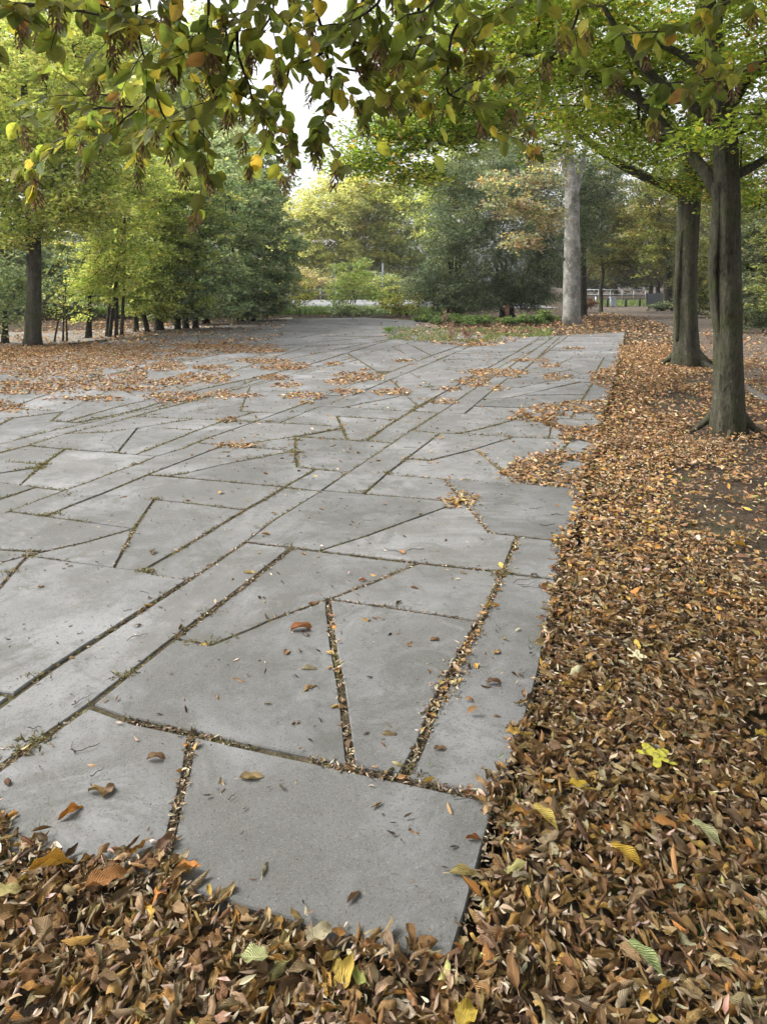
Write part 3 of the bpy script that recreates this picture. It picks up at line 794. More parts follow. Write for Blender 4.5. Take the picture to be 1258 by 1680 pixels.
# ------------------------------------------------------------------ trees
def resample(P, Rr, step=.3):
    P = np.asarray(P, float); Rr = np.asarray(Rr, float)
    L = np.r_[0, np.cumsum(np.linalg.norm(np.diff(P, axis=0), axis=1))]; n = max(2, int(L[-1]/step)+1)
    t = np.linspace(0, L[-1], n)
    return np.stack([np.interp(t, L, P[:, k]) for k in range(3)], -1), np.interp(t, L, Rr)
def smooth(P, it=2):
    P = np.asarray(P, float).copy()
    for _ in range(it): P[1:-1] = P[1:-1]*.5+(P[:-2]+P[2:])*.25
    return P
def skeleton(limbs, attract, rng, step=.35, tip=.006, power=.42, sag=.08, rmax=None):
    """limbs: [(points, radii)] ; attract: (n,3) points every twig must reach. -> wood MB, twig end points and directions"""
    wood = MB(); pos = []; 
    for P, Rr, seg, fl, ph in limbs:
        P, Rr = resample(P, Rr, .16 if fl else .3); P = smooth(P); 
        wood.tube(P, Rr, seg, fl, ph)
        pos += [tuple(p)+(r,) for p, r in zip(P[1:], Rr[1:])]
    npos = np.array(pos); nodes = npos[:, :3]; par = [-1]*len(nodes); lim = npos[:, 3]
    A = np.asarray(attract); dmin = np.array([np.min(np.linalg.norm(nodes-a, axis=1)) for a in A])
    N = nodes.tolist(); cap = len(N)+len(A)*14; buf = np.zeros((cap, 3)); buf[:len(N)] = nodes; n = len(N); fixed = n
    par = np.full(cap, -1); ends = []
    for i in np.argsort(dmin):
        a = A[i]; df = a-buf[:n]; d = np.linalg.norm(df, axis=1)
        cost = d+.35*np.maximum(0, -df[:, 2]); j = int(np.argmin(cost)); k = max(1, min(12, int(math.ceil(d[j]/step)))); b = buf[j].copy(); last = j
        perp = rng.normal(0, 1, 3)*d[j]*.07
        for s in range(1, k+1):
            t = s/k; p = b+(a-b)*t+perp*math.sin(math.pi*t)+np.array([0, 0, sag*d[j]*math.sin(math.pi*t)])
            buf[n] = p; par[n] = last; last = n; n += 1
            if n >= cap-14: break
        ends.append(last)
    cnt = np.zeros(n); cnt[ends] += 1; kids = {}
    for v in range(n-1, fixed-1, -1):
        p = par[v]; cnt[p] += cnt[v]; kids.setdefault(p, []).append(v)
    rad = tip*np.maximum(cnt, 1)**power
    if rmax: rad = np.minimum(rad, rmax)
    starts = [(p, v) for p in kids if p < fixed for v in kids[p]]
    while starts:
        p, v = starts.pop(); ch = [p, v]
        while v in kids:
            ks = sorted(kids[v], key=lambda q: -cnt[q]); 
            for q in ks[1:]: starts.append((v, q))
            v = ks[0]; ch.append(v)
        P = buf[ch]; rr = rad[ch].copy(); rr[0] = rr[1]
        if p < fixed: rr = np.minimum(rr, lim[min(p, len(lim)-1)]*.8)
        rr[-1] = tip*.5
        wood.tube(P, rr, 5 if rr[0] < .03 else 8, cap=False)
    E = buf[ends]; D = E-buf[par[ends]]; D /= np.linalg.norm(D, axis=1)[:, None]+1e-9
    M_ = buf[par[ends]]
    return wood, E, D, buf[fixed:n]
GAIN = 1.45
LF3 = [leaf_tmpl(2, 2, .55, .35, c, 0, 0, tw, s, False) for s, (c, tw) in enumerate([(.6, .3), (-.3, -.4), (.9, .2)])]
LF1 = [leaf_tmpl(1, 1, .6, 0, 0, 0, 0, 0, 0, False)]
_V = np.array([(0, 0, 0), (.45, .3, .08), (1, 0, -.05), (.45, -.3, .08)]); LF1 = [(_V, np.array([(0, 3, 2, 1)]), np.array([(0, .5), (.5, 1), (1, .5), (.5, 0)]))]
GAINS = {'n': 2.15}
def sprays(name, E, per, size, cols, wts, mat, parent, rng, spread=.35, flat=.35, tm=LF1, droop=.35, tilt=.6, cvar=.16, cl_shift=None):
    n = len(E)*per; c = np.repeat(E, per, 0)
    o = rng.normal(0, 1, (n, 3)); o /= np.linalg.norm(o, axis=1)[:, None]; o *= (rng.random(n)**.5)[:, None]*spread
    nrm = rng.normal(0, .3, (len(E), 2)); nr = np.repeat(nrm, per, 0)
    o[:, 2] = o[:, 2]*flat+o[:, 0]*nr[:, 0]+o[:, 1]*nr[:, 1]-droop*(o[:, 0]**2+o[:, 1]**2)
    P = c+o; yaw = np.arctan2(o[:, 1], o[:, 0])+rng.normal(0, .8, n)
    # leaves lean outwards and hang a little
    Rm = rot_m(np.zeros(n)+yaw, np.abs(rng.normal(0, tilt, n)), rng.uniform(0, 6.28, n), rng.normal(0, .5, n))
    cols = [tuple(min(.62, v*GAINS['n']) for v in c) for c in cols]; cc = pal(cols, wts, len(E), rng, .2, .05); C = np.repeat(cc, per, 0)
    m = rng.random(n) < .45; C[m] = pal(cols, wts, int(m.sum()), rng, .2, .06)
    C = np.clip(C*np.exp(rng.normal(0, cvar, (n, 1))), .003, .8)
    return scatter(name, tm, P, Rm, size*rng.uniform(.6, 1.2, n), C, mat, parent, rng)
def blob(c, r, n, rng, shell=.45, lump=.25):
    """points in an ellipsoid, denser to the outside, outline made uneven"""
    u = rng.normal(0, 1, (n, 3)); u /= np.linalg.norm(u, axis=1)[:, None]
    k = (shell+(1-shell)*rng.random(n))**.8
    ph = rng.uniform(0, 6, 3)
    l = 1+lump*(np.sin(u[:, 0]*4+ph[0])*np.sin(u[:, 1]*3+ph[1])+.6*np.sin(u[:, 2]*6+ph[2]+u[:, 0]*3))
    return np.array(c)+u*np.array(r)*(k*l)[:, None]
def tree(name, base, label, cat, bark, limbs, att, per, size, cols, wts, rng, group=None, mat='foliage', spread=.4, flat=.4, tip=.008, seg=12, sag=.06, tm=LF1, tilt=.6, droop=.3, crown='crown', power=.42, extra=None, step=.4):
    root = empty(name, tuple(base)); tag(root, label, cat, group)
    att = np.asarray(att); att = att.copy(); att[:, 2] = np.maximum(att[:, 2], .05+rng.random(len(att))*.15)
    wood, E, D, mids = skeleton(limbs, att, rng, step, tip, power, sag)
    b = np.array(base)
    tr = wood.build('trunk', M[bark], root, True, b)
    if extra is not None and len(mids): E = np.concatenate([E, mids[rng.random(len(mids)) < extra]])
    cr = sprays(crown, E-b, per, size, cols, wts, M[mat], root, rng, spread, flat, tm, droop, tilt)
    return root
YG = [(.19, .225, .065), (.24, .27, .08), (.145, .18, .06), (.31, .29, .085), (.37, .29, .10), (.11, .135, .045), (.34, .23, .14)]
YGW = [10, 9, 9, 5, 2, 5, 1.5]
DG = [(.105, .135, .085), (.145, .175, .11), (.08, .105, .065), (.18, .205, .125), (.20, .21, .095)]
DGW = [8, 7, 5, 4, 1.5]
MG = [(.115, .14, .05), (.155, .18, .06), (.08, .10, .04), (.20, .215, .075), (.25, .24, .08)]
MGW = [8, 8, 5, 5, 3]
YEL = [(.28, .25, .07), (.34, .26, .07), (.21, .22, .06), (.17, .19, .06), (.36, .25, .08), (.24, .17, .08)]
YW = [8, 6, 6, 5, 2, 3]
YEW = [(.085, .11, .065), (.115, .14, .08), (.06, .085, .05), (.14, .165, .095)]
def straight(base, top, r0, r1, seg=14, flute=.05, flare=1.35, bend=.1, rng=RNG, k=9):
    b, t = np.array(base, float), np.array(top, float); P = [b+(t-b)*i/k+np.array([rng.normal(0, bend), rng.normal(0, bend), 0])*(0 < i < k) for i in range(k+1)]
    H = t[2]-b[2]; Rr = [r0+(r1-r0)*i/k for i in range(k+1)]
    P = [b-np.array([0, 0, .12]), b+np.array([0, 0, .08]), b+np.array([0, 0, .3])]+P[1:]; Rr = [r0*flare*1.15, r0*flare, r0*1.1]+Rr[1:]
    return (P, Rr, seg, flute, rng.uniform(0, 6))

rt = np.random.default_rng(21)
GAINS['n'] = 1.4
# --- right hand hornbeam in front (trunk at photo 1195) -------------------------------------------------
def limb(pts, d0, d1, r0, r1, seg=10, fl=.05):
    k = len(pts); P = [Wp(px, py, d0+(d1-d0)*i/(k-1)) for i, (px, py) in enumerate(pts)]
    return (P, np.linspace(r0, r1, k), seg, fl, pts[0][0]*.1)
d1 = F*CAMH/(706-HOR)
b1 = G(1194, 706, -.03)
A1 = [( [b1+np.array([0, 0, -.15]), Wp(1194, 700, d1), Wp(1194, 680, d1), Wp(1194, 640, d1), Wp(1193, 560, d1), Wp(1193, 480, d1), Wp(1191, 400, d1), Wp(1190, 330, d1), Wp(1190, 270, d1), Wp(1187, 200, d1), Wp(1178, 120, d1), Wp(1165, 40, d1), Wp(1150, -60, d1), Wp(1140, -250, d1), Wp(1130, -500, d1)],
        [.215, .195, .168, .155, .143, .148, .137, .148, .13, .125, .11, .09, .07, .05, .02], 36, .06, 1.0),
      limb([(1186, 600), (1176, 540), (1170, 490), (1168, 440), (1170, 400), (1176, 360), (1178, 330), (1176, 300)], d1-.03, d1-.04, .04, .06, 12, .08), limb([(1205, 520), (1211, 440), (1208, 380), (1206, 330)], d1-.02, d1-.02, .03, .045, 10, .08),
      limb([(1185, 330), (1168, 290), (1140, 262), (1112, 235), (1074, 188), (1049, 159), (1001, 137), (953, 114), (900, 92), (840, 88)], d1, d1+.9, .085, .02),
      limb([(1188, 215), (1163, 194), (1125, 162), (1077, 134), (1045, 100), (1030, 76), (1011, 51), (990, 10)], d1, d1-.4, .07, .025),
      limb([(1049, 159), (1040, 130), (1030, 100)], d1+.5, d1+.9, .035, .015),
      limb([(1178, 140), (1150, 121), (1131, 92), (1087, 76), (1040, 50), (1010, 20)], d1, d1+.7, .06, .02),
      limb([(1200, 290), (1225, 280), (1258, 258), (1320, 210), (1400, 150)], d1, d1+.5, .06, .03),
      limb([(1190, 190), (1215, 140), (1258, 100), (1330, 40), (1400, -60)], d1, d1-.8, .06, .02),
      limb([(1150, -60), (1050, -150), (900, -260)], d1, d1-1.5, .06, .02), limb([(1170, 60), (1200, -60), (1300, -250)], d1, d1-1, .06, .02)]
def cloud(lst, n, rng, sh=.3):
    """[(px, py, depth, rx, ry, rz in metres, weight)]"""
    wsum = sum(l[6] for l in lst); return np.concatenate([blob(Wp(l[0], l[1], l[2]), l[3:6], max(3, int(n*l[6]/wsum)), rng, sh) for l in lst])
a1 = cloud([(1060, 110, 9.0, 1.3, .8, .5, 6), (1180, 90, 8.6, .9, .9, .7, 5), (960, 60, 8.9, 1.3, 1.0, .45, 8), (1245, 60, 7, .5, 1.0, .8, 4), (1090, 225, 9.2, .9, .6, .4, 4), (1262, 200, 7.6, .35, 1.0, .5, 3), (860, 40, 8.6, 1.0, .9, .4, 6), (1010, 190, 9.2, .9, .6, .35, 4), (1100, -60, 7.5, 2, 1.8, .7, 5), (900, -120, 7.5, 2, 2, .8, 4),
    (1300, -100, 7, 1.6, 2, 1.2, 4), (1100, -330, 7.4, 2.6, 2.6, 1.0, 5), (1165, 222, 6.7, .25, .2, .08, .8), (1350, 200, 7.5, .8, 1.2, .8, 2), (930, 130, 8.4, .8, .6, .25, 3)], 560, rt)
HB = [(.14, .19, .032), (.18, .235, .038), (.10, .145, .028), (.23, .27, .045), (.28, .27, .05), (.38, .25, .05)]
HBW = [9, 9, 6, 6, 2.5, .8]
for q, (ax, ay) in enumerate([(-.32, .05), (-.12, -.28), (.22, -.22), (.34, .12)]):
    A1.append(([b1+np.array([ax*.3, ay*.3, .28]), b1+np.array([ax*.6, ay*.6, .09]), b1+np.array([ax*.9, ay*.9, .01]), b1+np.array([ax*1.5, ay*1.5, -.07])], [.06, .05, .03, .01], 10, .05, q))
tree('hornbeam_tree', b1, 'thick grey fluted trunk nearest on the right, long limbs reaching left over the leaves', 'tree', 'bark_h', A1, a1, 44, .078, HB, HBW, rt, 'pair of grey hornbeams beside the terrace', 'foliage', .42, .25, .004, tm=LF3, tilt=.45, droop=.25, extra=.25)
# --- second hornbeam (trunk at photo 1127)
d2 = F*CAMH/(598-HOR); b2 = G(1128, 598, -.03)
A2 = [([b2+np.array([0, 0, -.15]), Wp(1127, 594, d2), Wp(1126, 575, d2), Wp(1125, 540, d2), Wp(1124, 480, d2), Wp(1127, 400, d2), Wp(1131, 330, d2), Wp(1131, 290, d2), Wp(1140, 200, d2), Wp(1150, 100, d2), Wp(1150, -20, d2), Wp(1150, -160, d2), Wp(1140, -330, d2)],
        [.33, .30, .255, .225, .20, .215, .208, .225, .17, .14, .11, .08, .03], 36, .06, 2.7), limb([(1112, 560), (1108, 500), (1112, 440), (1116, 380)], d2-.06, d2-.06, .05, .07, 10, .08),
      ([Wp(1138, 585, d2), Wp(1150, 597, d2-.15), Wp(1163, 602, d2-.3), Wp(1175, 606, d2-.6)], [.16, .11, .06, .02], 10, .03, 0),
      limb([(1131, 330), (1112, 312), (1061, 292), (1011, 267), (953, 223), (906, 172), (870, 150), (800, 140)], d2, d2+.3, .13, .04),
      limb([(1135, 310), (1160, 290), (1172, 270)], d2, d2-.2, .12, .06),
      limb([(1135, 260), (1100, 200), (1060, 120), (1040, 60)], d2, d2+1, .11, .05),
      limb([(906, 172), (830, 190), (760, 215), (690, 240), (620, 270)], d2+.3, d2-1.0, .05, .012, 8, 0), limb([(870, 150), (780, 110), (690, 90)], d2+.3, d2-.8, .05, .012, 8, 0),
      limb([(1160, 40), (1260, -60), (1400, -200)], d2, d2-.5, .08, .03), limb([(1040, 60), (900, -60), (760, -140)], d2+1, d2, .05, .02)]
a2 = cloud([(760, 200, 12, 1.5, .8, .5, 10), (650, 215, 11.6, 1.2, .6, .45, 8), (850, 130, 12.2, 1.5, 1.2, .6, 9), (590, 265, 11.2, .6, .4, .25, 3.5), (950, 200, 12.6, 1.2, 1.0, .6, 7), (700, 120, 11.8, 1.1, .9, .5, 6), (1060, 230, 13.6, 1.1, .8, .5, 5), (690, 290, 11.4, .5, .35, .22, 2), (780, 40, 11.5, 1.8, 1.2, .7, 7), (1000, 60, 12.6, 2, 1.5, .9, 8),
    (1210, 230, 13.6, 1.2, 1.0, .9, 6), (1200, 80, 12.6, 1.6, 1.6, 1.2, 6), (1000, -80, 12.2, 2.6, 2.2, 1.1, 5), (800, -120, 11.5, 2, 2, .9, 4), (1150, 300, 13.8, 1.0, .6, .25, 3), (1230, 330, 13, .7, .8, .3, 3)], 820, rt)
HB2 = [(.14, .20, .035), (.19, .25, .045), (.10, .16, .03), (.26, .30, .06), (.34, .30, .07), (.42, .26, .07)]
for q, (ax, ay) in enumerate([(-.5, .1), (-.25, -.35), (.3, -.3), (.55, .15)]):
    A2.append(([b2+np.array([ax*.35, ay*.35, .30]), b2+np.array([ax*.62, ay*.62, .10]), b2+np.array([ax*.95, ay*.95, .01]), b2+np.array([ax*1.5, ay*1.5, -.07])], [.08, .065, .04, .015], 10, .05, q))
t2 = tree('hornbeam_tree', b2, 'stout hornbeam with a flared root, just behind the nearest trunk on the right', 'tree', 'bark_h', A2, a2, 50, .085, HB2, [9, 9, 6, 5, 2.5, .9], rt, 'pair of grey hornbeams beside the terrace', 'foliage', .48, .25, .005, tm=LF3, tilt=.45, droop=.3, extra=.3)

GAINS['n'] = 1.35
# --- grey sycamore (trunk 937)
d3 = F*CAMH/(530-HOR); b3 = G(937, 530, -.05)
A3 = [([b3+np.array([0, 0, -.1]), Wp(937, 527, d3), Wp(937, 515, d3), Wp(937, 470, d3), Wp(938, 400, d3), Wp(938, 330, d3), Wp(936, 290, d3), Wp(931, 240, d3), Wp(928, 190, d3), Wp(924, 140, d3), Wp(920, 60, d3)], [.44, .40, .36, .345, .32, .29, .25, .18, .14, .10, .05], 26, .025, .5),
      limb([(942, 330), (952, 285), (960, 240), (968, 200), (980, 150), (990, 90)], d3, d3+.6, .11, .05), limb([(933, 300), (922, 270), (914, 220), (905, 170)], d3, d3-.3, .10, .04),
      limb([(928, 430), (905, 395), (880, 370), (850, 350), (825, 340)], d3, d3-1.6, .045, .015, 8, 0), limb([(930, 350), (900, 320), (870, 310), (840, 300)], d3, d3-1.5, .04, .012, 8, 0)]
a3 = cloud([(855, 395, d3-2, .8, .6, .5, 5), (830, 340, d3-2, .9, .6, .45, 5), (880, 300, d3-1.6, 1.0, .7, .5, 5), (900, 360, d3-1.4, .6, .5, .7, 4), (815, 300, d3-2, .8, .6, .4, 3), (875, 345, d3-1.8, .9, .6, .5, 4), (905, 250, d3-1, .8, .8, .6, 3)], 130, rt)
a3 = np.concatenate([a3, cloud([(930, 90, d3, 3.5, 3, 2.5, 6), (860, 180, d3, 2.5, 2.2, 1.6, 3), (990, 170, d3, 2.2, 2, 2, 3)], 150, rt)])
SY = [(.24, .26, .17), (.33, .30, .21), (.19, .21, .13), (.38, .31, .20), (.46, .33, .14), (.26, .17, .12)]
tree('sycamore_tree', b3, 'pale grey mottled trunk at the far corner of the slabs, browning leaves on low twigs', 'tree', 'bark_s', A3, a3, 40, .16, SY, [8, 7, 6, 3, 1.5, 3], rt, None, 'foliage', .5, .3, .008, tilt=.6)

GAINS['n'] = 2.6
# --- left hornbeam (trunk 55)
d4 = F*CAMH/(566-HOR); b4 = G(55, 566, -.05)
A4 = [([b4+np.array([0, 0, -.1]), Wp(55, 563, d4), Wp(55, 550, d4), Wp(56, 500, d4), Wp(57, 440, d4), Wp(55, 400, d4), Wp(52, 330, d4), Wp(48, 250, d4), Wp(40, 150, d4), Wp(35, 60, d4)], [.27, .24, .205, .185, .18, .19, .15, .12, .08, .04], 22, .06, 4.),
      limb([(55, 410), (40, 370), (20, 300), (5, 250)], d4, d4-.5, .09, .03), limb([(57, 405), (75, 350), (90, 290), (110, 240), (130, 190)], d4, d4+.3, .09, .03), limb([(56, 380), (90, 350), (130, 330), (170, 315)], d4, d4-.8, .06, .02), limb([(50, 300), (70, 230), (75, 150), (80, 100)], d4, d4, .07, .03),
      limb([(55, 395), (20, 370), (-40, 340), (-110, 320)], d4, d4, .06, .02)]
a4 = cloud([(60, 160, d4, 2.3, 2.1, 1.6, 9), (-20, 250, d4, 2.2, 1.8, 1.4, 8), (120, 230, d4, 1.9, 1.7, 1.3, 9), (60, 320, d4-.5, 1.7, 1.5, .9, 8), (180, 150, d4, 1.6, 1.5, 1.0, 5), (20, 380, d4-.4, .9, 1, .5, 3), (130, 330, d4-.6, 1.1, 1.0, .7, 5), (-120, 200, d4, 2, 2, 2, 5), (100, 70, d4, 1.7, 1.6, .9, 4), (240, 200, d4, .9, 1.0, .6, 2.5), (60, 0, d4+.3, 2, 2, 1, 3), (150, 280, d4, 1.6, 1.4, 1.0, 5), (-20, 100, d4, 2, 2, 1.5, 4)], 700, rt)
tree('hornbeam_tree', b4, 'yellow green hornbeam with a dark trunk beside the gravel path, leftmost trunk', 'tree', 'bark_h', A4, a4, 62, .125, YG, YGW, rt, None, 'foliage', .5, .3, .006, tilt=.55, extra=.2)

# --- row of thickety small trees along the far left edge of the terrace
def bushy(name, px, py, label, cat, cols, wts, blobs, n, per, size, stems=4, r=.05, mat='foliage', bark='bark_d', group=None, spread=.36, flat=.28, rng=rt, hh=None, tip=.006, tilt=.6, lean=.35, droop=.3, extra=.15, tm=LF1):
    d = F*CAMH/(py-HOR); b = G(px, py, -.05); L = []
    a = cloud([(q[0], q[1], d+(q[2] if len(q) > 6 else 0), *q[-4:]) for q in blobs], n, rng)
    zt = np.percentile(a[:, 2], 65) if hh is None else hh
    for s in range(stems):
        o = rng.normal(0, .10*math.sqrt(stems), 2)*(stems > 1); t = np.array([b[0]+rng.normal(0, lean*zt*.4), b[1]+rng.normal(0, lean*zt*.3), zt*rng.uniform(.75, 1.05)])
        s0 = b+np.array([o[0], o[1], -.05]); mid = (s0+t)/2+rng.normal(0, .08*zt/2, 3)*[1, 1, 0]; mid[:2] = s0[:2]*.62+t[:2]*.38+rng.normal(0, .05, 2)
        L.append(([s0, s0+np.array([0, 0, .1]), mid, t], [r*1.25, r, r*.75, r*.3], 9, .05 if r > .08 else .0, s*1.7))
    return tree(name, b, label, cat, bark, L, a, per, size, cols, wts, rng, group, mat, spread, flat, tip, tilt=tilt, extra=extra, droop=droop, tm=tm)
GL = 'small trees along the far left edge of the terrace'
bushy('young_tree', 97, 561, 'thin bare-stemmed sapling with a few yellow leaves, right of the leftmost trunk', 'sapling', YG, YGW, [(100, 470, .8, .5, 1.1, 5), (95, 500, .5, .4, .6, 3), (110, 420, .7, .5, .6, 3)], 46, 16, .09, 3, .028, spread=.25, extra=.0)
bushy('young_tree', 146, 555, 'slim two-stemmed young tree between the sapling and the forked one', 'tree', YG, YGW, [(150, 380, .9, .9, 1.6, 6), (140, 470, .6, .6, .9, 3), (170, 300, 1.3, 1, 1.1, 5)], 140, 46, .11, 2, .06, group=GL)
bushy('young_tree', 183, 552, 'yellow green young tree with a short clump of stems by the gravel path', 'tree', YG, YGW, [(190, 370, 1.3, 1.1, 1.9, 7), (180, 460, .9, .8, .8, 3), (220, 290, 1.6, 1.2, 1.3, 6)], 190, 42, .135, 4, .06, group=GL)
bushy('young_tree', 233, 545, 'young tree on twin dark stems, green turning yellow low down', 'tree', YG[:4]+MG[:3], [4, 4, 4, 2, 5, 5, 4], [(245, 400, 1.5, 1.2, 1.7, 7), (235, 480, 1.3, 1, .8, 5), (260, 310, 1.6, 1.4, 1.5, 5)], 240, 44, .145, 2, .09, group=GL)
bushy('field_maple', 266, 542, 'green field maple on one stout short leaning stem', 'tree', MG, MGW, [(280, 420, 1.5, 1.3, 1.8, 7), (270, 490, 1.5, 1, .7, 4), (300, 340, 1.8, 1.5, 1.5, 5)], 250, 44, .155, 2, .16, group=GL, lean=.2)
bushy('field_maple', 303, 539, 'dark field maple with sprawling lower branches', 'tree', DG, DGW, [(315, 420, 2.0, 1.5, 2.0, 7), (305, 490, 1.9, 1, .8, 4), (330, 310, 2.2, 1.6, 1.8, 6)], 280, 46, .165, 3, .12, group=GL)
bushy('field_maple', 342, 531, 'dark bluish green field maple, tall rounded, behind the sprawling one', 'tree', DG, DGW, [(350, 400, 2.4, 1.8, 2.2, 7), (345, 470, 2.2, 1.2, 1.2, 4), (345, 505, 1.9, 1, .6, 3), (370, 310, 2.4, 1.8, 2.0, 6)], 290, 46, .175, 3, .13, group=GL)
bushy('field_maple', 398, 526, 'large dark green field maple on many thin stems at the end of the row', 'tree', DG, DGW, [(425, 370, 2.1, 1.9, 2.9, 9), (400, 460, 2.3, 1.5, 1.4, 6), (400, 290, 2.6, 1.8, 1.9, 7), (455, 430, 1.3, 1.2, 1.6, 4), (405, 500, 2.2, 1.3, .6, 5), (440, 495, 1.0, 1.0, .6, 2), (350, 340, 1.5, 1.5, 2.0, 3)], 520, 50, .175, 7, .10, group=GL, lean=.5)
bushy('field_maple', 10, 563, 'dark shrubby maple at the left edge of the path', 'shrub', DG, DGW, [(-10, 470, .9, .8, 1.2, 5), (20, 480, .5, .5, .9, 3), (-60, 440, 1.5, 1, 1.8, 4)], 120, 50, .10, 2, .05)
GB = 'taller trees behind the left row'
bushy('woodland_tree', 30, 517, 'very tall pale yellow green tree at the top left behind the leftmost trunk', 'tree', YG, YGW, [(20, 60, 5, 3, 3.6, 6), (-60, 180, 5, 3, 3, 5), (110, 110, 4, 3, 3, 5), (40, 200, 5, 3, 3, 5), (150, 40, 3.4, 3, 2.2, 3)], 560, 44, .27, 2, .26, group=GB, spread=.8, hh=11)
bushy('woodland_tree', 330, 511, 'tall grey green tree bordering the gap of sky on the left', 'tree', [(.20, .23, .13), (.15, .19, .10), (.26, .27, .16), (.12, .16, .09)], [5, 5, 4, 2], [(330, 250, 4, 3, 3.2, 6), (300, 150, 3.6, 3, 3.2, 5), (370, 300, 3.6, 3, 2.6, 4), (340, 80, 2.0, 2, 2.2, 2), (400, 330, 3, 2, 2.2, 2.5)], 460, 44, .28, 2, .24, group=GB, spread=.8)
bushy('woodland_tree', 260, 514, 'tall pale green tree rising behind the yellow young trees', 'tree', [(.19, .22, .10), (.15, .19, .09), (.25, .26, .13), (.12, .15, .08)], [5, 5, 4, 2], [(250, 230, 4.5, 3, 5.0, 7), (190, 130, 3.2, 2.5, 3.0, 4), (260, 380, 4, 2.5, 3.5, 5), (350, 260, 3.0, 2.5, 3.6, 5), (325, 130, 2.4, 2, 2.8, 2)], 480, 46, .26, 2, .25, group=GB, spread=.75)
bushy('woodland_tree', 90, 516, 'tall tree behind the leftmost trunk filling the gap to the path', 'tree', MG+YG[:2], MGW+[4, 4], [(90, 300, 5, 3, 5.5, 6), (60, 440, 5, 2.5, 2.2, 6), (-60, 300, 5, 3, 6, 5), (150, 450, 4, 2.5, 2.0, 4), (60, 150, 4, 3, 3, 3)], 480, 42, .27, 3, .22, group=GB, spread=.8)
bushy('woodland_tree', 200, 520, 'dense dark understorey tree behind the forked young trees', 'tree', DG, DGW, [(200, 440, 4, 2, 2.6, 6), (130, 470, 3, 2, 1.6, 4), (280, 450, 3, 2, 2.2, 4), (30, 470, 4, 2, 1.8, 4)], 300, 46, .24, 4, .12, group=GB, spread=.7)
bushy('woodland_tree', -90, 520, 'dark dense tree past the left edge of the path', 'tree', DG, DGW, [(-60, 420, 5, 2, 3.5, 6), (-160, 350, 5, 3, 5, 6)], 240, 42, .27, 3, .2, group=GB, spread=.8)

GAINS['n'] = 2.5
# --- far side: yellowing trees beyond the fence
GF = 'yellowing trees beyond the wire fence'
def far_tree(px, py, label, cols, wts, blobs, n, per=46, size=.38, r=.22, name='woodland_tree', grp=GF, spread=1.1, st=2):
    return bushy(name, px, py, label, 'tree', cols, wts, blobs, n, per, size, st, r, group=grp, spread=spread, flat=.3, tip=.012)
PY_ = [(.30, .27, .11), (.34, .28, .11), (.25, .25, .10), (.21, .23, .09), (.36, .26, .11)]
far_tree(520, 488, 'pale yellow tree low in the gap of sky beside the dark maple', PY_, [6, 5, 6, 5, 2], [(520, 400, 6, 4, 6, 7), (540, 340, 5, 4, 4, 5), (490, 440, 5, 3, 3, 4), (520, 460, 7, 3, 1.5, 3)], 420, size=.42)
far_tree(590, 487, 'golden yellow tree in the middle beyond the wire fence', YEL, YW, [(590, 390, 6.5, 4, 6.5, 7), (600, 330, 5, 4, 4, 4), (590, 450, 7, 3, 2.5, 4)], 440, size=.42)
far_tree(668, 487, 'green and gold spreading tree beyond the fence, left of the yew', YEL[:4]+MG[:3], [5, 3, 5, 6, 4, 4, 2], [(660, 380, 6, 4, 7, 7), (700, 330, 5, 4, 5, 4), (640, 440, 6, 3, 3, 4), (690, 440, 6, 3, 3, 3)], 480, size=.42)
far_tree(450, 487, 'hazy green tree beyond the fence behind the large field maple', MG+PY_[:2], MGW+[5, 5], [(440, 400, 6, 4, 6, 6), (400, 350, 6, 4, 7, 5)], 320, size=.42)
far_tree(740, 490, 'tall green tree behind the yew', MG+YG[:2], MGW+[3, 3], [(740, 330, 6, 4, 7, 6), (800, 250, 6, 4, 7, 6), (770, 180, 5, 4, 4, 4)], 420, size=.4)
# low bushes under them
for px, lab, cc in [(470, 'dull olive bush beyond the fence, leftmost of the low bushes', YEL), (500, 'bare brownish bush beside the road railing', [(.20, .17, .10), (.26, .22, .13), (.16, .15, .09)]), (640, 'dark green bush on the far side of the road', DG), (600, 'pale green bush across the road behind the fence plant', MG)]:
    bushy('roadside_bush', px, 490, lab, 'bush', cc, [1]*len(cc), [(px, 470, 4.5, 2, 1.6, 6)], 110, 44, .26, 4, .05, group='bushes across the road', spread=.8)

# --- plants at the fence
bushy('young_maple', 580, 517, 'bright green young maple growing against the wire fence', 'shrub', [(.17, .23, .08), (.22, .28, .10), (.13, .18, .07), (.28, .30, .12)], [5, 5, 3, 2], [(575, 460, 1.2, .7, .9, 6), (620, 478, .9, .5, .7, 4), (555, 480, .8, .5, .7, 4), (590, 435, .6, .4, .5, 2)], 110, 26, .15, 5, .03, spread=.42)
bushy('dark_shrub', 580, 519, 'dark evergreen shrub at the foot of the young maple', 'shrub', DG, DGW, [(565, 508, .9, .5, .35, 6), (600, 510, .8, .5, .3, 5)], 70, 40, .12, 3, .02, spread=.25)
bushy('thin_sapling', 495, 518, 'wispy sapling on a slender stem in front of the fence, left end', 'sapling', YEL+MG, [1]*11, [(500, 480, .7, .5, .8, 6), (480, 470, .8, .4, 1.0, 4)], 60, 18, .14, 5, .018, spread=.35, extra=0)
bushy('thin_sapling', 655, 518, 'tangle of thin yellowing saplings at the fence beside the yew', 'sapling', YEL+MG, [1]*11, [(655, 480, 1.1, .5, 1.1, 6), (670, 490, 1.0, .4, .7, 4), (640, 500, .8, .4, .5, 4)], 110, 20, .14, 8, .018, spread=.35, extra=0)
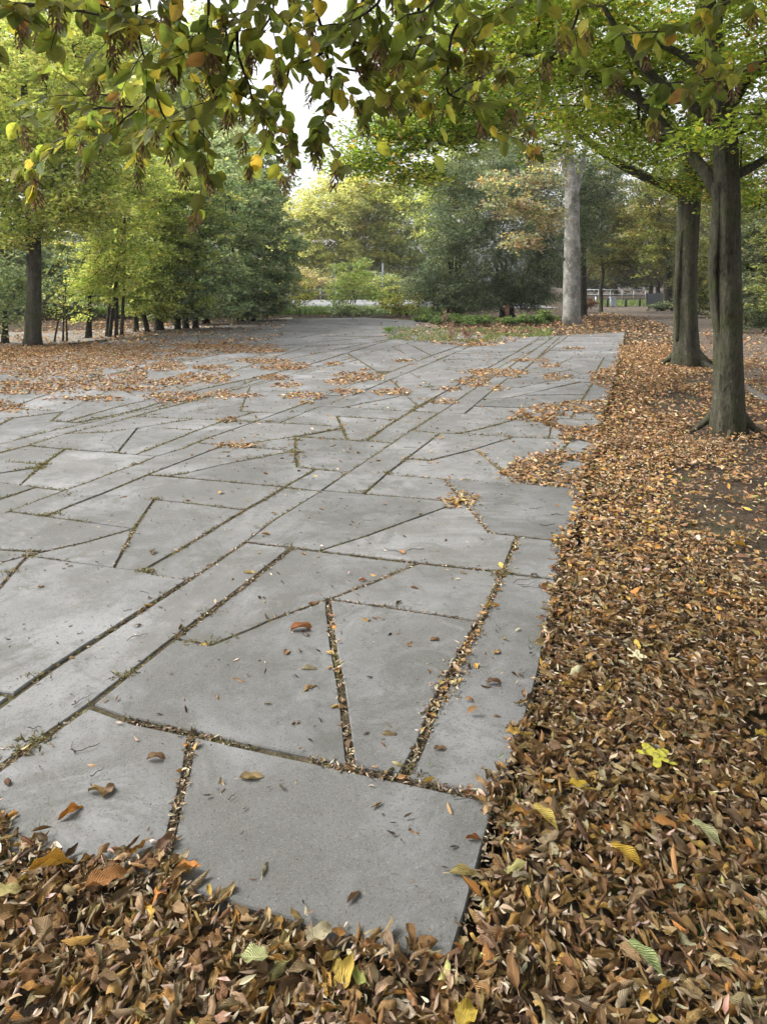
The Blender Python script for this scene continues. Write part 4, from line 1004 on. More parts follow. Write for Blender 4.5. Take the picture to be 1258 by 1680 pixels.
bushy('red_leaved_shrub', 688, 512, 'red and orange leaved shrub beyond the fence beside the yew', 'shrub', [(.34, .11, .07), (.40, .19, .11), (.40, .28, .12), (.20, .24, .07)], [6, 4, 2, 3], [(690, 480, .45, .4, .4, 6), (684, 492, .5, .4, .3, 4)], 40, 14, .12, 4, .02, spread=.3)

GAINS['n'] = 1.65
# --- the yew thicket
YN = [(np.array([(0, 0, 0), (.5, .07, .02), (1, 0, -.12), (.5, -.07, .02)]), np.array([(0, 3, 2, 1)]), np.array([(0, .5), (.5, 1), (1, .5), (.5, 0)]))]
GY = 'dark yews at the far edge of the terrace'
YC = YEW+[(.11, .13, .06)]
bushy('yew_tree', 745, 522, 'wide feathery dark yew, left one, drooping over its ground ivy', 'tree', YC, [5, 5, 4, 3, 2], [(740, 430, 2.0, 1.6, 2.0, 8), (725, 480, 1.6, 1.3, .9, 6), (760, 360, 2.0, 1.6, 1.8, 7), (770, 490, 1.5, 1.2, .7, 5), (745, 300, 1.6, 1.4, 1.2, 4)], 560, 70, .24, 4, .14, 'needles', group=GY, spread=.45, flat=.6, tm=YN, droop=.5, tilt=.9)
bushy('yew_tree', 835, 520, 'taller dark yew close to the grey sycamore trunk', 'tree', YC, [5, 5, 5, 2, 1], [(830, 430, 1.9, 1.6, 2.1, 8), (810, 480, 1.5, 1.3, .9, 6), (850, 350, 2.2, 1.6, 2.2, 7), (870, 480, 1.5, 1.2, .9, 6), (850, 280, 2.2, 1.5, 1.8, 5), (895, 430, 1.2, 1.2, 2.0, 5)], 640, 70, .24, 4, .16, 'needles', group=GY, spread=.45, flat=.6, tm=YN, droop=.5, tilt=.9)
bushy('spruce_tree', 956, 519, 'dark conifer standing right behind the grey sycamore trunk', 'tree', YC, [5, 5, 5, 2, 1], [(965, 350, 1.1, 1.2, 2.8, 6), (985, 290, 1.5, 1.2, 2, 4), (900, 300, 1.5, 1.4, 2.4, 3)], 220, 60, .26, 1, .22, 'needles', spread=.5, flat=.6, tm=YN, droop=.5, tilt=.9, hh=7, lean=.02)
GAINS['n'] = 1.0
# --- low plants at the foot of the yews
GV = 'low green plants at the foot of the yews'
for px, py, w_, h_, lab in [(700, 528, .7, .28, 'low leafy green plant at the left foot of the yews'), (735, 531, .9, .4, 'rounded bramble mound below the left yew'), (780, 532, 1.0, .38, 'wide bramble patch in the middle below the yews'), (838, 531, .5, .3, 'small dark ivy clump below the taller yew'), (868, 531, .8, .42, 'bushy nettle clump left of the grey sycamore trunk'), (895, 529, .6, .5, 'leafy clump against the grey sycamore trunk')]:
    cc = [(.12, .19, .06), (.16, .24, .08), (.09, .14, .05), (.21, .26, .09)]
    bushy('undergrowth_plant', px, py, lab, 'plant', cc, [4, 4, 3, 2], [(px, py-h_*14, w_*.9, .5, h_*.75, 5)], 42, 34, .10, 6, .008, spread=.16, group=GV, tip=.003)
bushy('weed_seedling', 636, 547, 'small green seedling at the left end of the grassy patch', 'plant', [(.14, .24, .05), (.2, .3, .07)], [1, 1], [(636, 541, .2, .15, .1, 5)], 14, 14, .06, 3, .004, spread=.08, tip=.002)
for px, py, hgt, lab in [(740, 561, .62, 'dead brown weed stalk standing in the grassy patch, left'), (770, 560, .42, 'short dry stalk in the middle of the grassy patch'), (833, 527, .95, 'tall pinkish brown dock stalk in front of the yews'), (727, 540, .75, 'thin reddish weed stalk near the left yew')]:
    b = G(px, py, -.03); mb = MB(); se = []
    for s in range(3):
        t = b+np.array([rt.normal(0, .12), rt.normal(0, .1), hgt*rt.uniform(.7, 1)]); mb.tube([b-[0, 0, .03], (b+t)/2+rt.normal(0, .03, 3), t], [.009, .006, .003], 5)
        for q in range(8):
            p = b+(t-b)*rt.uniform(.35, 1); se.append(p); mb.tube([p, p+rt.normal(0, .06, 3)], [.003, .002], 4)
    r0 = empty('weed_stalk', tuple(b)); tag(r0, lab, 'weed', 'dry weed stalks')
    for p in se:
        for q in range(7):
            c = p+rt.normal(0, .03, 3); u = rt.normal(0, .018, 3); v = rt.normal(0, .018, 3); mb.add([c, c+u, c+u+v, c+v], [(0, 1, 2, 3)])
    mb.build('stalk', M['weed'], r0, True, b)
GAINS['n'] = 1.0
# --- wood on the right
GW = 'trees of the dim wood at the right'
WR = [(.13, .14, .05), (.18, .17, .06), (.09, .115, .045), (.24, .20, .07), (.30, .20, .08)]
def lone(px, py, w_px, topx, lab, cols, wts, blobs, n, per=44, size=.26, name='woodland_tree', lean=0, group=GW, spread=.7, bend=.12):
    d = F*CAMH/(py-HOR); b = G(px, py, -.05); r = w_px/F*d/2; tp = Wp(topx, 330 if lean == 0 else lean, d)
    L = [straight(b, tp, r, r*.55, 14, .05, 1.4, min(bend, r*.45), rt)]
    a = cloud([(q[0], q[1], d+q[2], *q[3:]) for q in blobs], n, rt)
    return tree(name, b, lab, 'tree', 'bark_d', L, a, per, size, cols, wts, rt, group, 'foliage', spread, .3, .008)
lone(985, 512, 6, 988, 'thin dark tree between the grey trunk and the litter bin', WR, [5, 5, 4, 2, 1], [(990, 360, 0, 2.0, 1.6, 1.8, 6), (1010, 420, 0, 1.6, 1.4, .9, 4), (975, 300, 0, 2.2, 1.5, 1.6, 4)], 200, size=.18, spread=.5)
lone(1097, 503, 15, 1090, 'leaning dark tree at the bend of the path', YG[:5], [4, 4, 4, 3, 2], [(1100, 330, 0, 4, 3, 3.0, 7), (1060, 400, 0, 3, 2.4, 2.0, 5), (1110, 420, 0, 2, 1.6, 1.6, 3), (1040, 300, 0, 3.5, 2.5, 3, 5)], 340, size=.24, lean=380, bend=.09)
lone(1066, 489, 7, 1064, 'slender tree behind the dark fence panel, left of a pair', WR, [5, 5, 4, 3, 2], [(1066, 380, 0, 6, 4, 5, 6), (1030, 430, 0, 5, 3, 2.5, 6)], 280, size=.36, spread=1.0)
lone(1080, 489, 7, 1082, 'slender tree behind the dark fence panel, right of a pair', WR, [5, 5, 4, 3, 2], [(1090, 350, 0, 6, 4, 6, 6), (1110, 430, 0, 4, 3, 3, 5)], 280, size=.36, spread=1.0)
lone(1010, 484, 6, 1010, 'distant tree behind the railing, far wood', WR, [4, 4, 6, 1, 1], [(1000, 370, 0, 9, 4, 7, 6), (960, 420, 0, 7, 3, 5, 5), (1040, 440, 0, 8, 3, 3, 6), (990, 455, 0, 9, 3, 2, 4)], 420, size=.5, spread=1.3)
lone(1150, 486, 7, 1150, 'distant tree behind the leaning one, far wood', WR, [4, 4, 6, 1, 1], [(1150, 360, 0, 8, 4, 7, 6), (1120, 440, 0, 8, 3, 3.5, 6)], 320, size=.5, spread=1.3)
lone(930, 484, 6, 930, 'distant dark tree behind the yews', WR, [4, 4, 6, 1, 1], [(900, 330, 0, 9, 4, 9, 6), (830, 300, 0, 7, 3, 8, 5), (930, 440, 0, 8, 3, 3, 4)], 320, size=.5, spread=1.3)
GH = 'green hedge bushes along the dirt path'
for k, (px, py, lab, bl, cc) in enumerate([(1170, 520, 'low dark hedge bush at the bend, between the two hornbeams', [(1160, 470, 1.6, 1.2, 1.3, 6), (1180, 420, 1.6, 1.2, 1.4, 5)], MG), (1215, 530, 'leafy green hedge bush behind the nearest trunk', [(1215, 480, 1.3, 1.2, 1.2, 6), (1225, 420, 1.5, 1.2, 1.4, 5), (1200, 370, 1.3, 1, 1.0, 3)], MG),
    (1265, 545, 'dark ivy covered hedge bush at the right edge', [(1265, 490, 1.4, 1.1, 1.1, 6), (1280, 420, 1.5, 1.1, 1.4, 5), (1250, 370, 1.2, 1, .9, 3)], DG), (1145, 513, 'dense green bush behind the second hornbeam at the path bend', [(1150, 470, 2.2, 1.5, 1.6, 6), (1140, 420, 2, 1.4, 1.5, 4)], DG), (1240, 532, 'tall dark green bush filling the gap right of the nearest trunk', [(1240, 440, 1.8, 1.3, 2.2, 6), (1230, 500, 1.6, 1.2, 1.0, 5), (1250, 380, 1.5, 1.3, 1.2, 4)], DG), (1330, 560, 'hedge bush past the right edge', [(1330, 490, 1.6, 1.1, 1.3, 6), (1340, 400, 1.6, 1.1, 1.4, 5)], MG)]):
    bushy('hedge_bush', px, py, lab, 'bush', cc, [1]*len(cc), bl, 260, 52, .11, 6, .03, group=GH, spread=.35)
lone(1230, 512, 10, 1235, 'woodland tree with orange tinged leaves behind the hedge', WR+[(.34, .19, .08)], [5, 5, 4, 3, 2, 3], [(1230, 330, 0, 3.5, 2.5, 2.6, 7), (1200, 400, 0, 2.5, 2, 1.6, 4), (1270, 400, 0, 2.5, 2, 2.2, 4), (1180, 280, 0, 3, 2, 2, 4)], 380, size=.2, spread=.6)
lone(1320, 515, 12, 1320, 'woodland tree past the right edge of the hedge', WR, [5, 5, 4, 3, 2], [(1320, 330, 0, 4, 2.5, 3.6, 7), (1320, 200, 0, 4, 2.5, 3, 4)], 240, size=.22, spread=.6)
bushy('ivy_clump', 1088, 509, 'low ivy clump round the foot of the leaning tree', 'plant', DG, DGW, [(1088, 504, 1.2, .6, .25, 5)], 60, 30, .14, 4, .01, spread=.25)
bushy('red_leaved_shrub', 966, 508, 'small dark red shrub beside the post at the bin', 'shrub', [(.13, .05, .045), (.18, .08, .06), (.10, .08, .05)], [3, 2, 2], [(966, 496, .6, .5, .3, 5), (964, 501, .5, .4, .25, 3)], 40, 16, .12, 4, .02, spread=.25)
# ------------------------------------------------------------------ the hornbeam overhead: trunk behind the camera, branches hanging into view
ro = np.random.default_rng(5)
ob = np.array([2.3, -2.8, -.06]); oroot = empty('hornbeam_tree', tuple(ob)); tag(oroot, 'overhanging hornbeam, only its drooping leafy twigs with brown seed clusters seen along the top', 'tree')
OL = [([ob, ob+[0, 0, .2], [2.3, -2.8, 1.5], [2.25, -2.7, 3], [2.2, -2.5, 4.5], [2.1, -2.4, 7.5]], [.3, .26, .22, .2, .17, .05], 20, .05, 1.),
      ([[2.25, -2.7, 2.7], [1.2, -1.2, 3.6], [.1, .6, 4.0], [-.8, 2.0, 3.75], [-1.6, 2.9, 3.4]], [.10, .075, .055, .035, .012], 10, 0, 0),
      ([[2.25, -2.7, 3.0], [1.8, -.9, 3.8], [1.0, 1.0, 4.1], [.5, 2.4, 3.8], [.1, 3.2, 3.4]], [.09, .07, .05, .03, .012], 10, 0, 0),
      ([[2.25, -2.6, 3.2], [2.3, -.8, 4.0], [2.0, 1.2, 4.1], [1.7, 2.6, 3.8], [1.4, 3.3, 3.4]], [.09, .07, .05, .03, .012], 10, 0, 0)]
oa = np.concatenate([blob((1.0, -.8, 6.4), (5.2, 4.2, 1.5), 300, ro, .25), blob((2.6, -2.5, 5.2), (4.6, 3.6, 1.3), 180, ro, .25), blob((.2, 2.0, 5.9), (4.6, 2.6, .9), 240, ro, .2), blob((1.5, 5, 6.8), (4.2, 3, 1.0), 170, ro, .2), blob((-3, 0, 5.8), (3, 4, 1), 140, ro, .2)])
GAINS['n'] = 1.4
wood, E, D, mids = skeleton(OL, oa, ro, .4, .006, .42, .05)
wood.build('trunk', M['bark_h'], oroot, True, ob)
sprays('crown', E-ob, 64, .13, HB, HBW, M['foliage'], oroot, ro, .55, .3, LF1, .3, .5)
TW = [[(415,-45,2.6),(415,0,2.6),(383,62,2.7),(401,123,2.8),(415,160,2.9),(427,203,3.0),(440,225,3.0)], [(383,62,2.7),(372,107,2.75),(358,159,2.8),(330,191,2.9),(274,207,3.0),(235,212,3.0)],
 [(286,-45,2.8),(286,0,2.8),(282,80,2.9),(254,147,2.95),(225,177,3.0),(183,222,3.1),(125,222,3.1),(75,238,3.15)], [(-60,-30,2.3),(0,2,2.3),(80,14,2.3),(160,22,2.35),(235,28,2.4)],
 [(758,-40,2.9),(755,10,2.9),(738,72,2.95),(728,161,3.0),(766,167,3.0),(801,203,3.05),(825,232,3.1)], [(519,-40,2.8),(522,20,2.85),(531,87,2.9),(551,147,2.95),(540,185,3.0),(519,232,3.0)],
 [(600,-40,2.8),(592,30,2.8),(575,85,2.8),(590,130,2.9),(610,158,2.9)], [(680,-40,2.7),(688,20,2.7),(700,75,2.8),(660,100,2.9),(640,120,2.9)], [(470,-40,3.0),(476,30,3.0),(482,90,3.0),(466,140,3.0),(455,180,3.1),(440,232,3.1)],
 [(340,-40,2.5),(345,15,2.5),(325,60,2.6),(300,90,2.6)], [(230,-30,2.5),(222,25,2.5),(232,80,2.7),(240,110,2.8)], [(1320,70,2.7),(1240,110,2.75),(1180,128,2.8),(1110,135,2.85),(1070,140,2.9)], [(1260,-30,2.7),(1180,8,2.8),(1150,40,2.9),(1090,50,2.9),(1020,55,3.0)],
 [(960,-40,3.0),(948,20,3.0),(930,70,3.1),(895,100,3.1),(868,125,3.1)], [(880,-40,2.8),(855,5,2.8),(810,30,2.9),(780,55,2.9)], [(640,-40,2.5),(625,5,2.5),(590,30,2.5),(560,40,2.6)], [(150,-40,2.4),(120,-5,2.4),(70,10,2.4),(30,14,2.5)],
 [(730,-40,2.5),(720,0,2.5),(690,25,2.5),(650,35,2.5)], [(440,-40,2.5),(450,0,2.5),(440,40,2.6),(420,60,2.6)], [(554,110,2.9),(590,120,3.0),(640,112,3.1),(700,95,3.1)], [(282,80,2.9),(320,110,2.9),(350,120,3.0),(380,130,3.0)],
 [(728,161,3.0),(760,140,3.1),(800,120,3.1),(840,115,3.2)], [(225,177,3.0),(170,175,3.0),(120,180,3.1),(85,178,3.1)], [(254,147,2.95),(262,175,3.0),(280,215,3.0),(290,235,3.0)], [(531,87,2.9),(500,110,2.9),(480,100,3.0)], [(100,-40,2.6),(130,0,2.6),(170,10,2.6),(200,20,2.7)], [(-80,-20,2.5),(-20,20,2.5),(20,25,2.5),(60,30,2.55)], [(340,60,2.6),(380,70,2.7),(330,60,2.7),(270,60,2.7)], [(620,90,2.8),(580,60,2.8),(520,60,2.8)], [(700,60,2.8),(650,60,2.8),(600,70,2.9)], [(300,175,3.0),(330,215,3.0),(345,232,3.05)], [(200,160,3.0),(150,150,3.0),(110,160,3.05)]]
TG = [leaf_tmpl(8, 4, .60, .22, c, k, wv, tw, 40+s, True) for s, (c, k, wv, tw) in enumerate([(.5, .3, .06, .1), (.9, .5, .08, -.3), (-.2, .3, .06, .2), (1.3, .4, .1, .3), (.3, .8, .08, -.2)])]
limbpts = np.concatenate([resample(l[0], l[1], .15)[0] for l in OL[1:]])
def frames(dx, up):
    dx = dx/np.linalg.norm(dx, axis=1)[:, None]; z = up-dx*np.sum(up*dx, 1)[:, None]; z /= np.linalg.norm(z, axis=1)[:, None]+1e-9
    return np.stack([dx, np.cross(z, dx), z], -1)
# one hanging seed cluster: papery bracts down a thread
def cluster_mesh(seed):
    r = np.random.default_rng(seed); n = 26; t = np.linspace(0, 1, n); a = np.arange(n)*2.4
    P = np.stack([.006*np.cos(a), .006*np.sin(a), -.012-.05*t], -1)
    dx = np.stack([np.cos(a)*.55, np.sin(a)*.55, -np.ones(n)], -1)+r.normal(0, .2, (n, 3))
    Rm = frames(dx, np.stack([np.cos(a), np.sin(a), np.ones(n)*.4], -1))
    return scatter('seed_cluster', BR0, P, Rm, r.uniform(.016, .028, n)*(1.1-.4*t), pal([(.19, .12, .075), (.26, .165, .10), (.13, .085, .055), (.34, .22, .12)], [4, 3, 3, 1], n, r), M['seeds'], None, r)
protos = [cluster_mesh(s) for s in range(5)]; pmesh = [p.data for p in protos]
for p in protos: bpy.data.objects.remove(p)
ncl = 0
for pts in TW:
    P = np.array([Wp(a, b, c) for a, b, c in pts]); top = P[0]; sub = pts[0][1] > -20
    wd = MB()
    if not sub:
        j = int(np.argmin(np.linalg.norm(limbpts-(top+[0, -.3, .5]), axis=1))); q = limbpts[j]
        pre = np.array([q, q*.55+top*.45+[0, .05, .12], ]); P = np.concatenate([pre, P])
    P, rr = resample(P, np.linspace(.011 if not sub else .006, .0022, len(P)), .05); P = smooth(P, 2)+ro.normal(0, .0035, P.shape)
    wd.tube(P, rr, 7)
    T = np.gradient(P, axis=0); T /= np.linalg.norm(T, axis=1)[:, None]
    LP, LD = [], []; acc = 0
    for i in range(2, len(P)):
        pyi = HOR-(P[i, 2]-CAMH)*F/P[i, 1]
        if pyi < -160: continue
        acc += 1
        sd_ = ro.normal(0, 1, 3); sd_[2] *= .25; sd_ -= T[i]*np.dot(sd_, T[i]); sd_ /= np.linalg.norm(sd_)
        if ro.random() < .7: LP.append(P[i]); LD.append(sd_*.7+T[i]*.3+np.array([0, 0, -.75])+ro.normal(0, .25, 3))
        if acc % 2 == 0 or ro.random() < .4:
            L = ro.uniform(.08, .24); d = sd_*.9+T[i]*.5+np.array([0, 0, -.15]); d /= np.linalg.norm(d)
            m = 5; S = np.array([P[i]+d*L*k/m+np.array([0, 0, -.25*L*(k/m)**2]) for k in range(m+1)])
            wd.tube(S, np.linspace(.0024, .001, m+1), 5)
            side = np.cross(d, [0, 0, 1]); side /= np.linalg.norm(side)+1e-9
            for k in range(1, m+1):
                if ro.random() < .95: LP.append(S[k]); LD.append(side*(1 if k % 2 else -1)*.75+d*.55+np.array([0, 0, -.5])+ro.normal(0, .25, 3))
            if ro.random() < .45 or pyi > 170:
                ncl += 1; LP.append(S[-1]); LD.append(d*.5+np.array([0, 0, -1.]))
                wd.clu = getattr(wd, 'clu', [])+[S[-1]+np.array([0, 0, .004])]
    br = wd.build('branch', M['twig'], oroot, True, ob)
    if not LP: continue
    LP = np.array(LP)-ob; LD = np.array(LD); n = len(LP)
    up = np.stack([ro.normal(0, .5, n), ro.normal(0, .45, n)-.75, np.ones(n)*.65], -1)
    C = 1.35*pal([(.15, .20, .045), (.20, .25, .05), (.28, .30, .06), (.115, .15, .04), (.40, .36, .06), (.44, .32, .06), (.36, .21, .07)], [8, 8, 6, 5, 2, .5, .25], n, ro, .2)
    scatter('leaves', TG, LP, frames(LD, up), ro.uniform(.060, .102, n), C, M['green'], br, ro)
    for p in getattr(wd, 'clu', []):
        c = bpy.data.objects.new('seed_cluster', pmesh[ro.integers(0, 5)]); col.objects.link(c); c.parent = br; c.location = p-ob
        c.rotation_euler = (ro.normal(0, .15), ro.normal(0, .15), ro.uniform(0, 6)); s = ro.uniform(1.1, 1.9); c.scale = (s, s, s)
print('clusters', ncl)

# ------------------------------------------------------------------ single leaves one could point to
rf = np.random.default_rng(9)
def one_leaf(px, py, size, c, yaw, label, k=0, tilt=.1, z=.001, name='fallen_leaf', cat='leaf', roll=0.0, tm=None):
    V, Q, UV = (tm or TM0[k]); p = G(px, py, z)
    Rm = rot_m(np.array([yaw]), np.array([tilt]), np.array([yaw+1.2]), np.array([roll]))[0]
    W = (V-np.array([.5, 0, 0])) @ Rm.T*size; W[:, 2] -= np.percentile(W[:, 2], 22)
    o = mesh_obj(name, W, Q, M['litter'], None, True, np.tile(np.array(c)*1.0, (len(W), 1)), UV); o.location = p
    return tag(o, label, cat)
def maple_tmpl():
    V = [(0, 0, .02)]; n = 30; UV = [(.5, .5)]
    for i in range(n):
        a = 2*math.pi*i/n; lob = abs(math.cos(2.5*a)); r = .2+.34*lob**1.4
        if abs(a-math.pi) < .35: r = .14
        V.append((r*math.cos(a)+.5*0, r*math.sin(a), .03*math.sin(3*a)+.05*r)); UV.append((.5, .5+.4*r))
    V = np.array(V); V[:, 0] += .5
    Q = [(0, 1+i, 1+(i+1) % n, 1+(i+1) % n) for i in range(n)]
    return V, [(0, 1+i, 1+(i+1) % n) for i in range(n)], np.array(UV)
MP = maple_tmpl()
TAN, ORA, RUST, DBR, YEL_, CRM = (.46, .34, .18), (.52, .22, .05), (.34, .13, .05), (.17, .10, .06), (.66, .48, .10), (.62, .54, .36)
for a in [(497, 1033, .12, RUST, .3, 'large crumpled reddish leaf near the middle joint, biggest on the slabs', 7), (500, 1040, .07, DBR, 2.2, 'dark curled leaf lying against the large crumpled reddish one', 3), (470, 1070, .055, (.36, .19, .10), 1.7, 'small brick brown flat leaf just left of the striped tan one', 6),
    (508, 1098, .075, CRM, .1, 'tan rolled leaf with striped veins in the middle of its slab', 2), (117, 1333, .085, ORA, .9, 'bright orange leaf on the slab above the lower left leaf pile', 4), (178, 1297, .07, (.30, .19, .12), 1.4, 'brown pointed leaf up the slab from the bright orange one', 6),
    (413, 1276, .085, TAN, .2, 'tan wavy leaf near the left edge of the nearest slab', 0), (258, 1245, .07, (.24, .14, .07), .2, 'dark serrated leaf left of the short vertical joint', 7), (763, 1434, .095, (.62, .50, .20), .0, 'big yellowish rolled leaf at the right edge of the nearest slab', 2),
    (640, 1207, .07, TAN, .0, 'tan ribbed leaf between the two steep joints', 2), (700, 1167, .08, (.38, .25, .14), 1.0, 'pale brown cupped leaf leaning on the leaf filled joint', 5), (777, 1376, .05, RUST, .0, 'small rust coloured leaf at the right edge of the nearest slab', 4),
    (410, 940, .075, (.56, .43, .17), -.1, 'flat yellow tan leaf on the diagonal strip joint', 0), (595, 952, .05, (.56, .18, .06), .4, 'small bright red orange leaf above the long diagonal joint', 4), (622, 1017, .075, (.33, .16, .07), -.3, 'brown twisted leaf on the tall narrow slab', 3), (715, 1051, .055, (.34, .19, .09), .3, 'brown scrap of leaf beside the upper part of the leaf filled joint', 7),
    (580, 1472, .055, (.30, .19, .12), .9, 'small brown folded leaf low on the nearest slab', 2), (434, 1425, .06, CRM, 1.5, 'narrow pale leaf standing upright low on the nearest slab', 5), (812, 1121, .07, DBR, .1, 'dark brown leaf on the slab strip beside the leaf carpet', 7), (657, 1040, .05, TAN, .5, 'curled scrap of tan leaf near the tall slab top', 3),
    (680, 965, .05, (.36, .20, .10), -.3, 'light brown leaf on the wide slab under the long cross joint', 2), (487, 1187, .045, (.26, .15, .09), .6, 'small maple like scrap on the big triangular slab', 8), (722, 1228, .05, (.33, .2, .12), .2, 'pinkish brown leaf on the lower part of the right strip', 0), (815, 1070, .05, (.5, .33, .16), .7, 'round tan leaf on the strip beside the leaf carpet', 6),
    (705, 905, .02, CRM, .5, 'tiny pale seed on the slab above the long cross joint', 2), (450, 842, .05, (.5, .36, .2), .2, 'tan leaf on the joint above the long strip', 0), (445, 1018, .05, (.6, .46, .2), 1.1, 'yellowish curled leaf standing in the joint left of the crumpled leaf', 5), (515, 990, .07, (.33, .17, .08), .3, 'brown leaf lying where three joints meet', 3), (275, 1385, .09, (.2, .11, .07), 1.2, 'dark shrivelled leaf caught in the short vertical joint', 7)]:
    one_leaf(a[0], a[1], a[2], a[3], a[4], a[5], a[6])
for a in [(895, 1342, .10, (.60, .46, .12), -.9, 'long narrow yellow leaf on the leaf carpet right of the nearest slab', 4), (1150, 957, .08, (.66, .40, .05), 1.5, 'golden leaf standing on edge far up the leaf carpet', 5), (412, 1572, .09, (.38, .40, .18), 2.9, 'pale green leaf among the brown ones below the nearest slab', 6),
    (525, 1535, .09, (.60, .52, .34), .9, 'cream coloured torn leaf at the lower edge of the nearest slab', 6), (765, 1668, .09, (.64, .46, .07), 1.2, 'yellow leaf at the very bottom of the photo', 6), (950, 1290, .075, (.62, .42, .05), .1, 'golden yellow leaf on the carpet level with the slab corner', 6), (1028, 1405, .10, (.60, .40, .06), -.7, 'long golden leaf in the lower part of the carpet', 4),
    (85, 1420, .12, (.55, .30, .05), .5, 'orange yellow leaf on the pile left of the nearest slab', 4), (175, 1445, .12, (.36, .16, .05), .8, 'large rusty leaf on the lower left leaf pile', 6), (10, 1465, .08, (.52, .44, .18), .5, 'dull yellow leaf at the left edge of the lower pile', 6), (585, 1600, .08, (.34, .36, .10), 2.2, 'olive green curled leaf below the nearest slab', 3),
    (1060, 1575, .10, (.34, .40, .17), -.9, 'long pale green leaf low in the carpet', 4), (1160, 1370, .10, (.42, .42, .22), -1.0, 'greenish cream narrow leaf at the right of the carpet', 4), (1250, 1205, .07, (.6, .42, .07), .5, 'yellow leaf at the right edge of the carpet', 6), (885, 1058, .05, (.6, .5, .22), 1.2, 'yellowish leaf at the carpet edge beside the grass tuft', 5),
    (1065, 858, .07, (.66, .45, .06), .2, 'round yellow leaf in the upper carpet, lower of a pair', 6), (1062, 870, .06, (.62, .44, .08), 1.9, 'yellow leaf in the upper carpet touching another yellow one', 6), (1215, 895, .09, (.62, .36, .05), -.1, 'orange leaf lying on the bare soil patch', 4)]:
    one_leaf(a[0], a[1], a[2], a[3], a[4], a[5], a[6], tilt=.25, z=.022)
one_leaf(1075, 1241, .13, (.50, .46, .06), .6, 'yellow green maple leaf with five points on the leaf carpet', z=.028, tm=MP, tilt=.15)
one_leaf(1043, 1075, .085, (.68, .60, .36), -.2, 'pale cream lobed leaf on the leaf carpet', z=.028, tm=MP, tilt=.2)

# ------------------------------------------------------------------ wire fence, railings, bollards, bin
fd = 38.7; fr = empty('wire_fence', (0, fd, -.05)); tag(fr, 'tall wire mesh fence on slim grey posts closing the far end of the terrace', 'fence')
for px, r, tz, mt in [(474, .035, 2.6, 'bark_d'), (548, .03, 2.8, 'metal'), (628, .05, 2.8, 'metal'), (710, .04, 2.65, 'metal'), (395, .04, 2.7, 'metal'), (310, .04, 2.7, 'metal')]:
    x = (px-CX)/F*fd; mb = MB(); mb.tube([(x, fd, -.1), (x, fd, tz*.5), (x, fd, tz)], r, 10); mb.box((x, fd, tz+.015), (r*2.4, r*2.4, .03)); mb.build('fence_post', M[mt], fr, True, (0, fd, -.05))
mb = MB(); x0, x1 = (310-CX)/F*fd, (725-CX)/F*fd
for k in range(14): z = .1+k*.19; mb.tube([(x0, fd+.06, z), (x1, fd+.06, z)], .0045, 4, cap=False)
n_ = int((x1-x0)/.12)
for k in range(n_+1): x = x0+(x1-x0)*k/n_; mb.tube([(x, fd+.065, .05), (x, fd+.065, 2.6)], .0035, 4, cap=False)
mb.build('wire_mesh', M['metal'], fr, True, (0, fd, -.05))
def railing(px0, px1, d, h, nposts, label, rails, r=.03, mat='metal', name='railing'):
    x0, x1 = (px0-CX)/F*d, (px1-CX)/F*d; rt_ = empty(name, ((x0+x1)/2, d, -.05)); tag(rt_, label, 'railing'); lo = ((x0+x1)/2, d, -.05)
    for k in range(nposts): x = x0+(x1-x0)*k/(nposts-1); m2 = MB(); m2.tube([(x, d, -.08), (x, d, h)], r, 8); m2.build('post', M[mat], rt_, True, lo)
    for z in rails: m2 = MB(); m2.tube([(x0, d, z), (x1, d, z)], r*.85, 8); m2.build('rail', M[mat], rt_, True, lo)
    return rt_
railing(396, 552, 71, 1.0, 7, 'low grey railing along the far side of the road', [1.0, .55], .05)
railing(962, 1058, 66, 1.05, 6, 'thin grey railing behind the lawn and the litter bin', [1.05, .6], .035)
for px, py, lab in [(996, 503, 'dark bollard just left of the litter bin'), (1026, 502.6, 'dark bollard right of the litter bin'), (1049, 501.6, 'dark bollard nearest the dark fence panel')]:
    d = F*CAMH/(py-HOR); x = (px-CX)/F*d; mb = MB(); mb.tube([(0, 0, -.05), (0, 0, .56), (0, 0, .60)], [.075, .075, .06], 12); mb.tube([(0, 0, .44), (0, 0, .50)], .082, 12)
    r0 = empty('bollard', (x, d, -.04)); tag(r0, lab, 'bollard', 'dark bollards along the lawn')
    mb.build('bollard_post', M['darkmetal'], r0); m2 = MB(); m2.tube([(0, 0, .60), (0, 0, .625), (0, 0, .64)], [.07, .05, .01], 12); m2.build('cap', M['darkmetal'], r0)
d = F*CAMH/(504-HOR); x = (977-CX)/F*d; mb = MB(); mb.tube([(x, d, -.08), (x, d, .75)], .05, 10); mb.tube([(x, d, .75), (x, d, .78)], .058, 10)
tag(mb.build('marker_post', M['metal']), 'light grey post beside the dark red shrub', 'post')
d = F*CAMH/(503-HOR); x = (1005-CX)/F*d; r0 = empty('litter_bin', (x, d, -.04)); tag(r0, 'light grey litter bin with a flared top between the bollards', 'litter bin')
def frus(w0, w1, z0, z1):
    m2 = MB(); V = [(sx*w/2, sy*w*.42, z) for z, w in ((z0, w0), (z1, w1)) for sx, sy in ((-1, -1), (1, -1), (1, 1), (-1, 1))]
    m2.add(V, [(3, 2, 1, 0), (4, 5, 6, 7), (0, 1, 5, 4), (1, 2, 6, 5), (2, 3, 7, 6), (3, 0, 4, 7)]); return m2
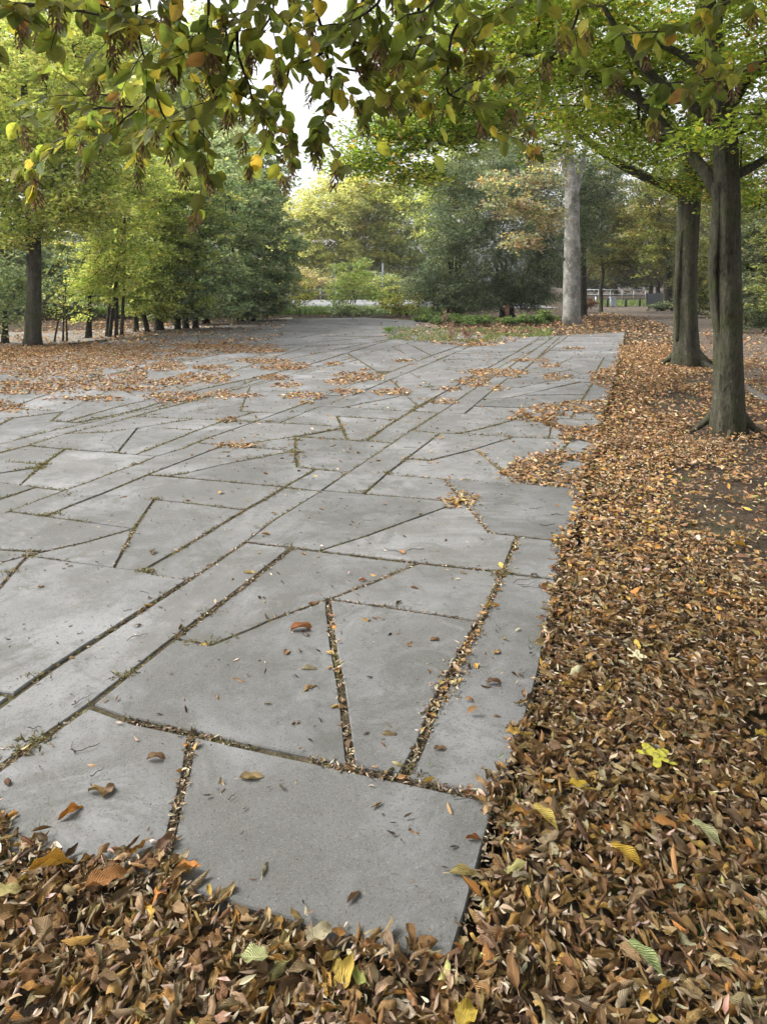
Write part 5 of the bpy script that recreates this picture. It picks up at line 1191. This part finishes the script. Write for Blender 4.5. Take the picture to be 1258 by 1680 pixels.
frus(.34, .36, .10, .62).build('bin_body', M['bin'], r0, False); frus(.40, .44, .622, .74).build('bin_hood', M['bin'], r0, False)
m2 = MB(); m2.tube([(0, 0, -.04), (0, 0, .098)], .05, 10); m2.build('bin_foot', M['darkmetal'], r0)
# dark fence panel running back along the path
a, b = G(1061, 501, 0), G(1086, 495.5, 0); r0 = empty('fence_panel', tuple(a)); tag(r0, 'low dark slatted fence running back along the path', 'fence')
m2 = MB(); dv = (b-a)[:2]; L = np.linalg.norm(dv); rz = math.atan2(dv[1], dv[0]); k_ = int(L/.16)
for k in range(k_): p = a+(b-a)*(k+.5)/k_; m2.box((p[0], p[1], .42), (.12, .03, .86), rz)
m2.build('slat_panel', M['darkmetal'], r0, False, a)
for k in range(4): p = a+(b-a)*k/3; m3 = MB(); m3.box((p[0], p[1]+.05, .45), (.09, .09, 1.0), rz); m3.build('post', M['darkmetal'], r0, False, a)
# kerb stones beside the dirt path
k0, k1 = G(1202, 622), G(1290, 672)
for k, lab in enumerate(['pale edging stone beside the dirt path, farthest of four', 'pale edging stone beside the dirt path, second from the far end', 'pale edging stone beside the dirt path, third from the far end', 'pale edging stone beside the dirt path, nearest of four']):
    p = k0+(k1-k0)*(k+.5)/4; m2 = MB(); L = np.linalg.norm(k1-k0)/4-.02; dv = (k1-k0)[:2]
    m2.box((0, 0, 0), (L, .12, .10), math.atan2(dv[1], dv[0])); o = m2.build('edging_stone', M['stone'], None, False); o.location = (p[0], p[1], -.045)
    bv = o.modifiers.new('bevel', 'BEVEL'); bv.width = .012; bv.segments = 2
    tag(o, lab, 'edging stone', 'edging stones beside the dirt path')

# ------------------------------------------------------------------ damp autumn air
hb = MB(); hb.box((0, 60, 21.5), (490, 490, 46)); hz = NT('autumn_haze'); pv = hz.n('ShaderNodeVolumePrincipled')
pv.inputs['Color'].default_value = (.93, .95, 1, 1); pv.inputs['Density'].default_value = .0004; pv.inputs['Anisotropy'].default_value = .2
hz.l(pv.outputs[0], hz.out.inputs['Volume'])
tag(hb.build('haze', hz.m, None, False), 'thin pale autumn haze', kind='stuff')
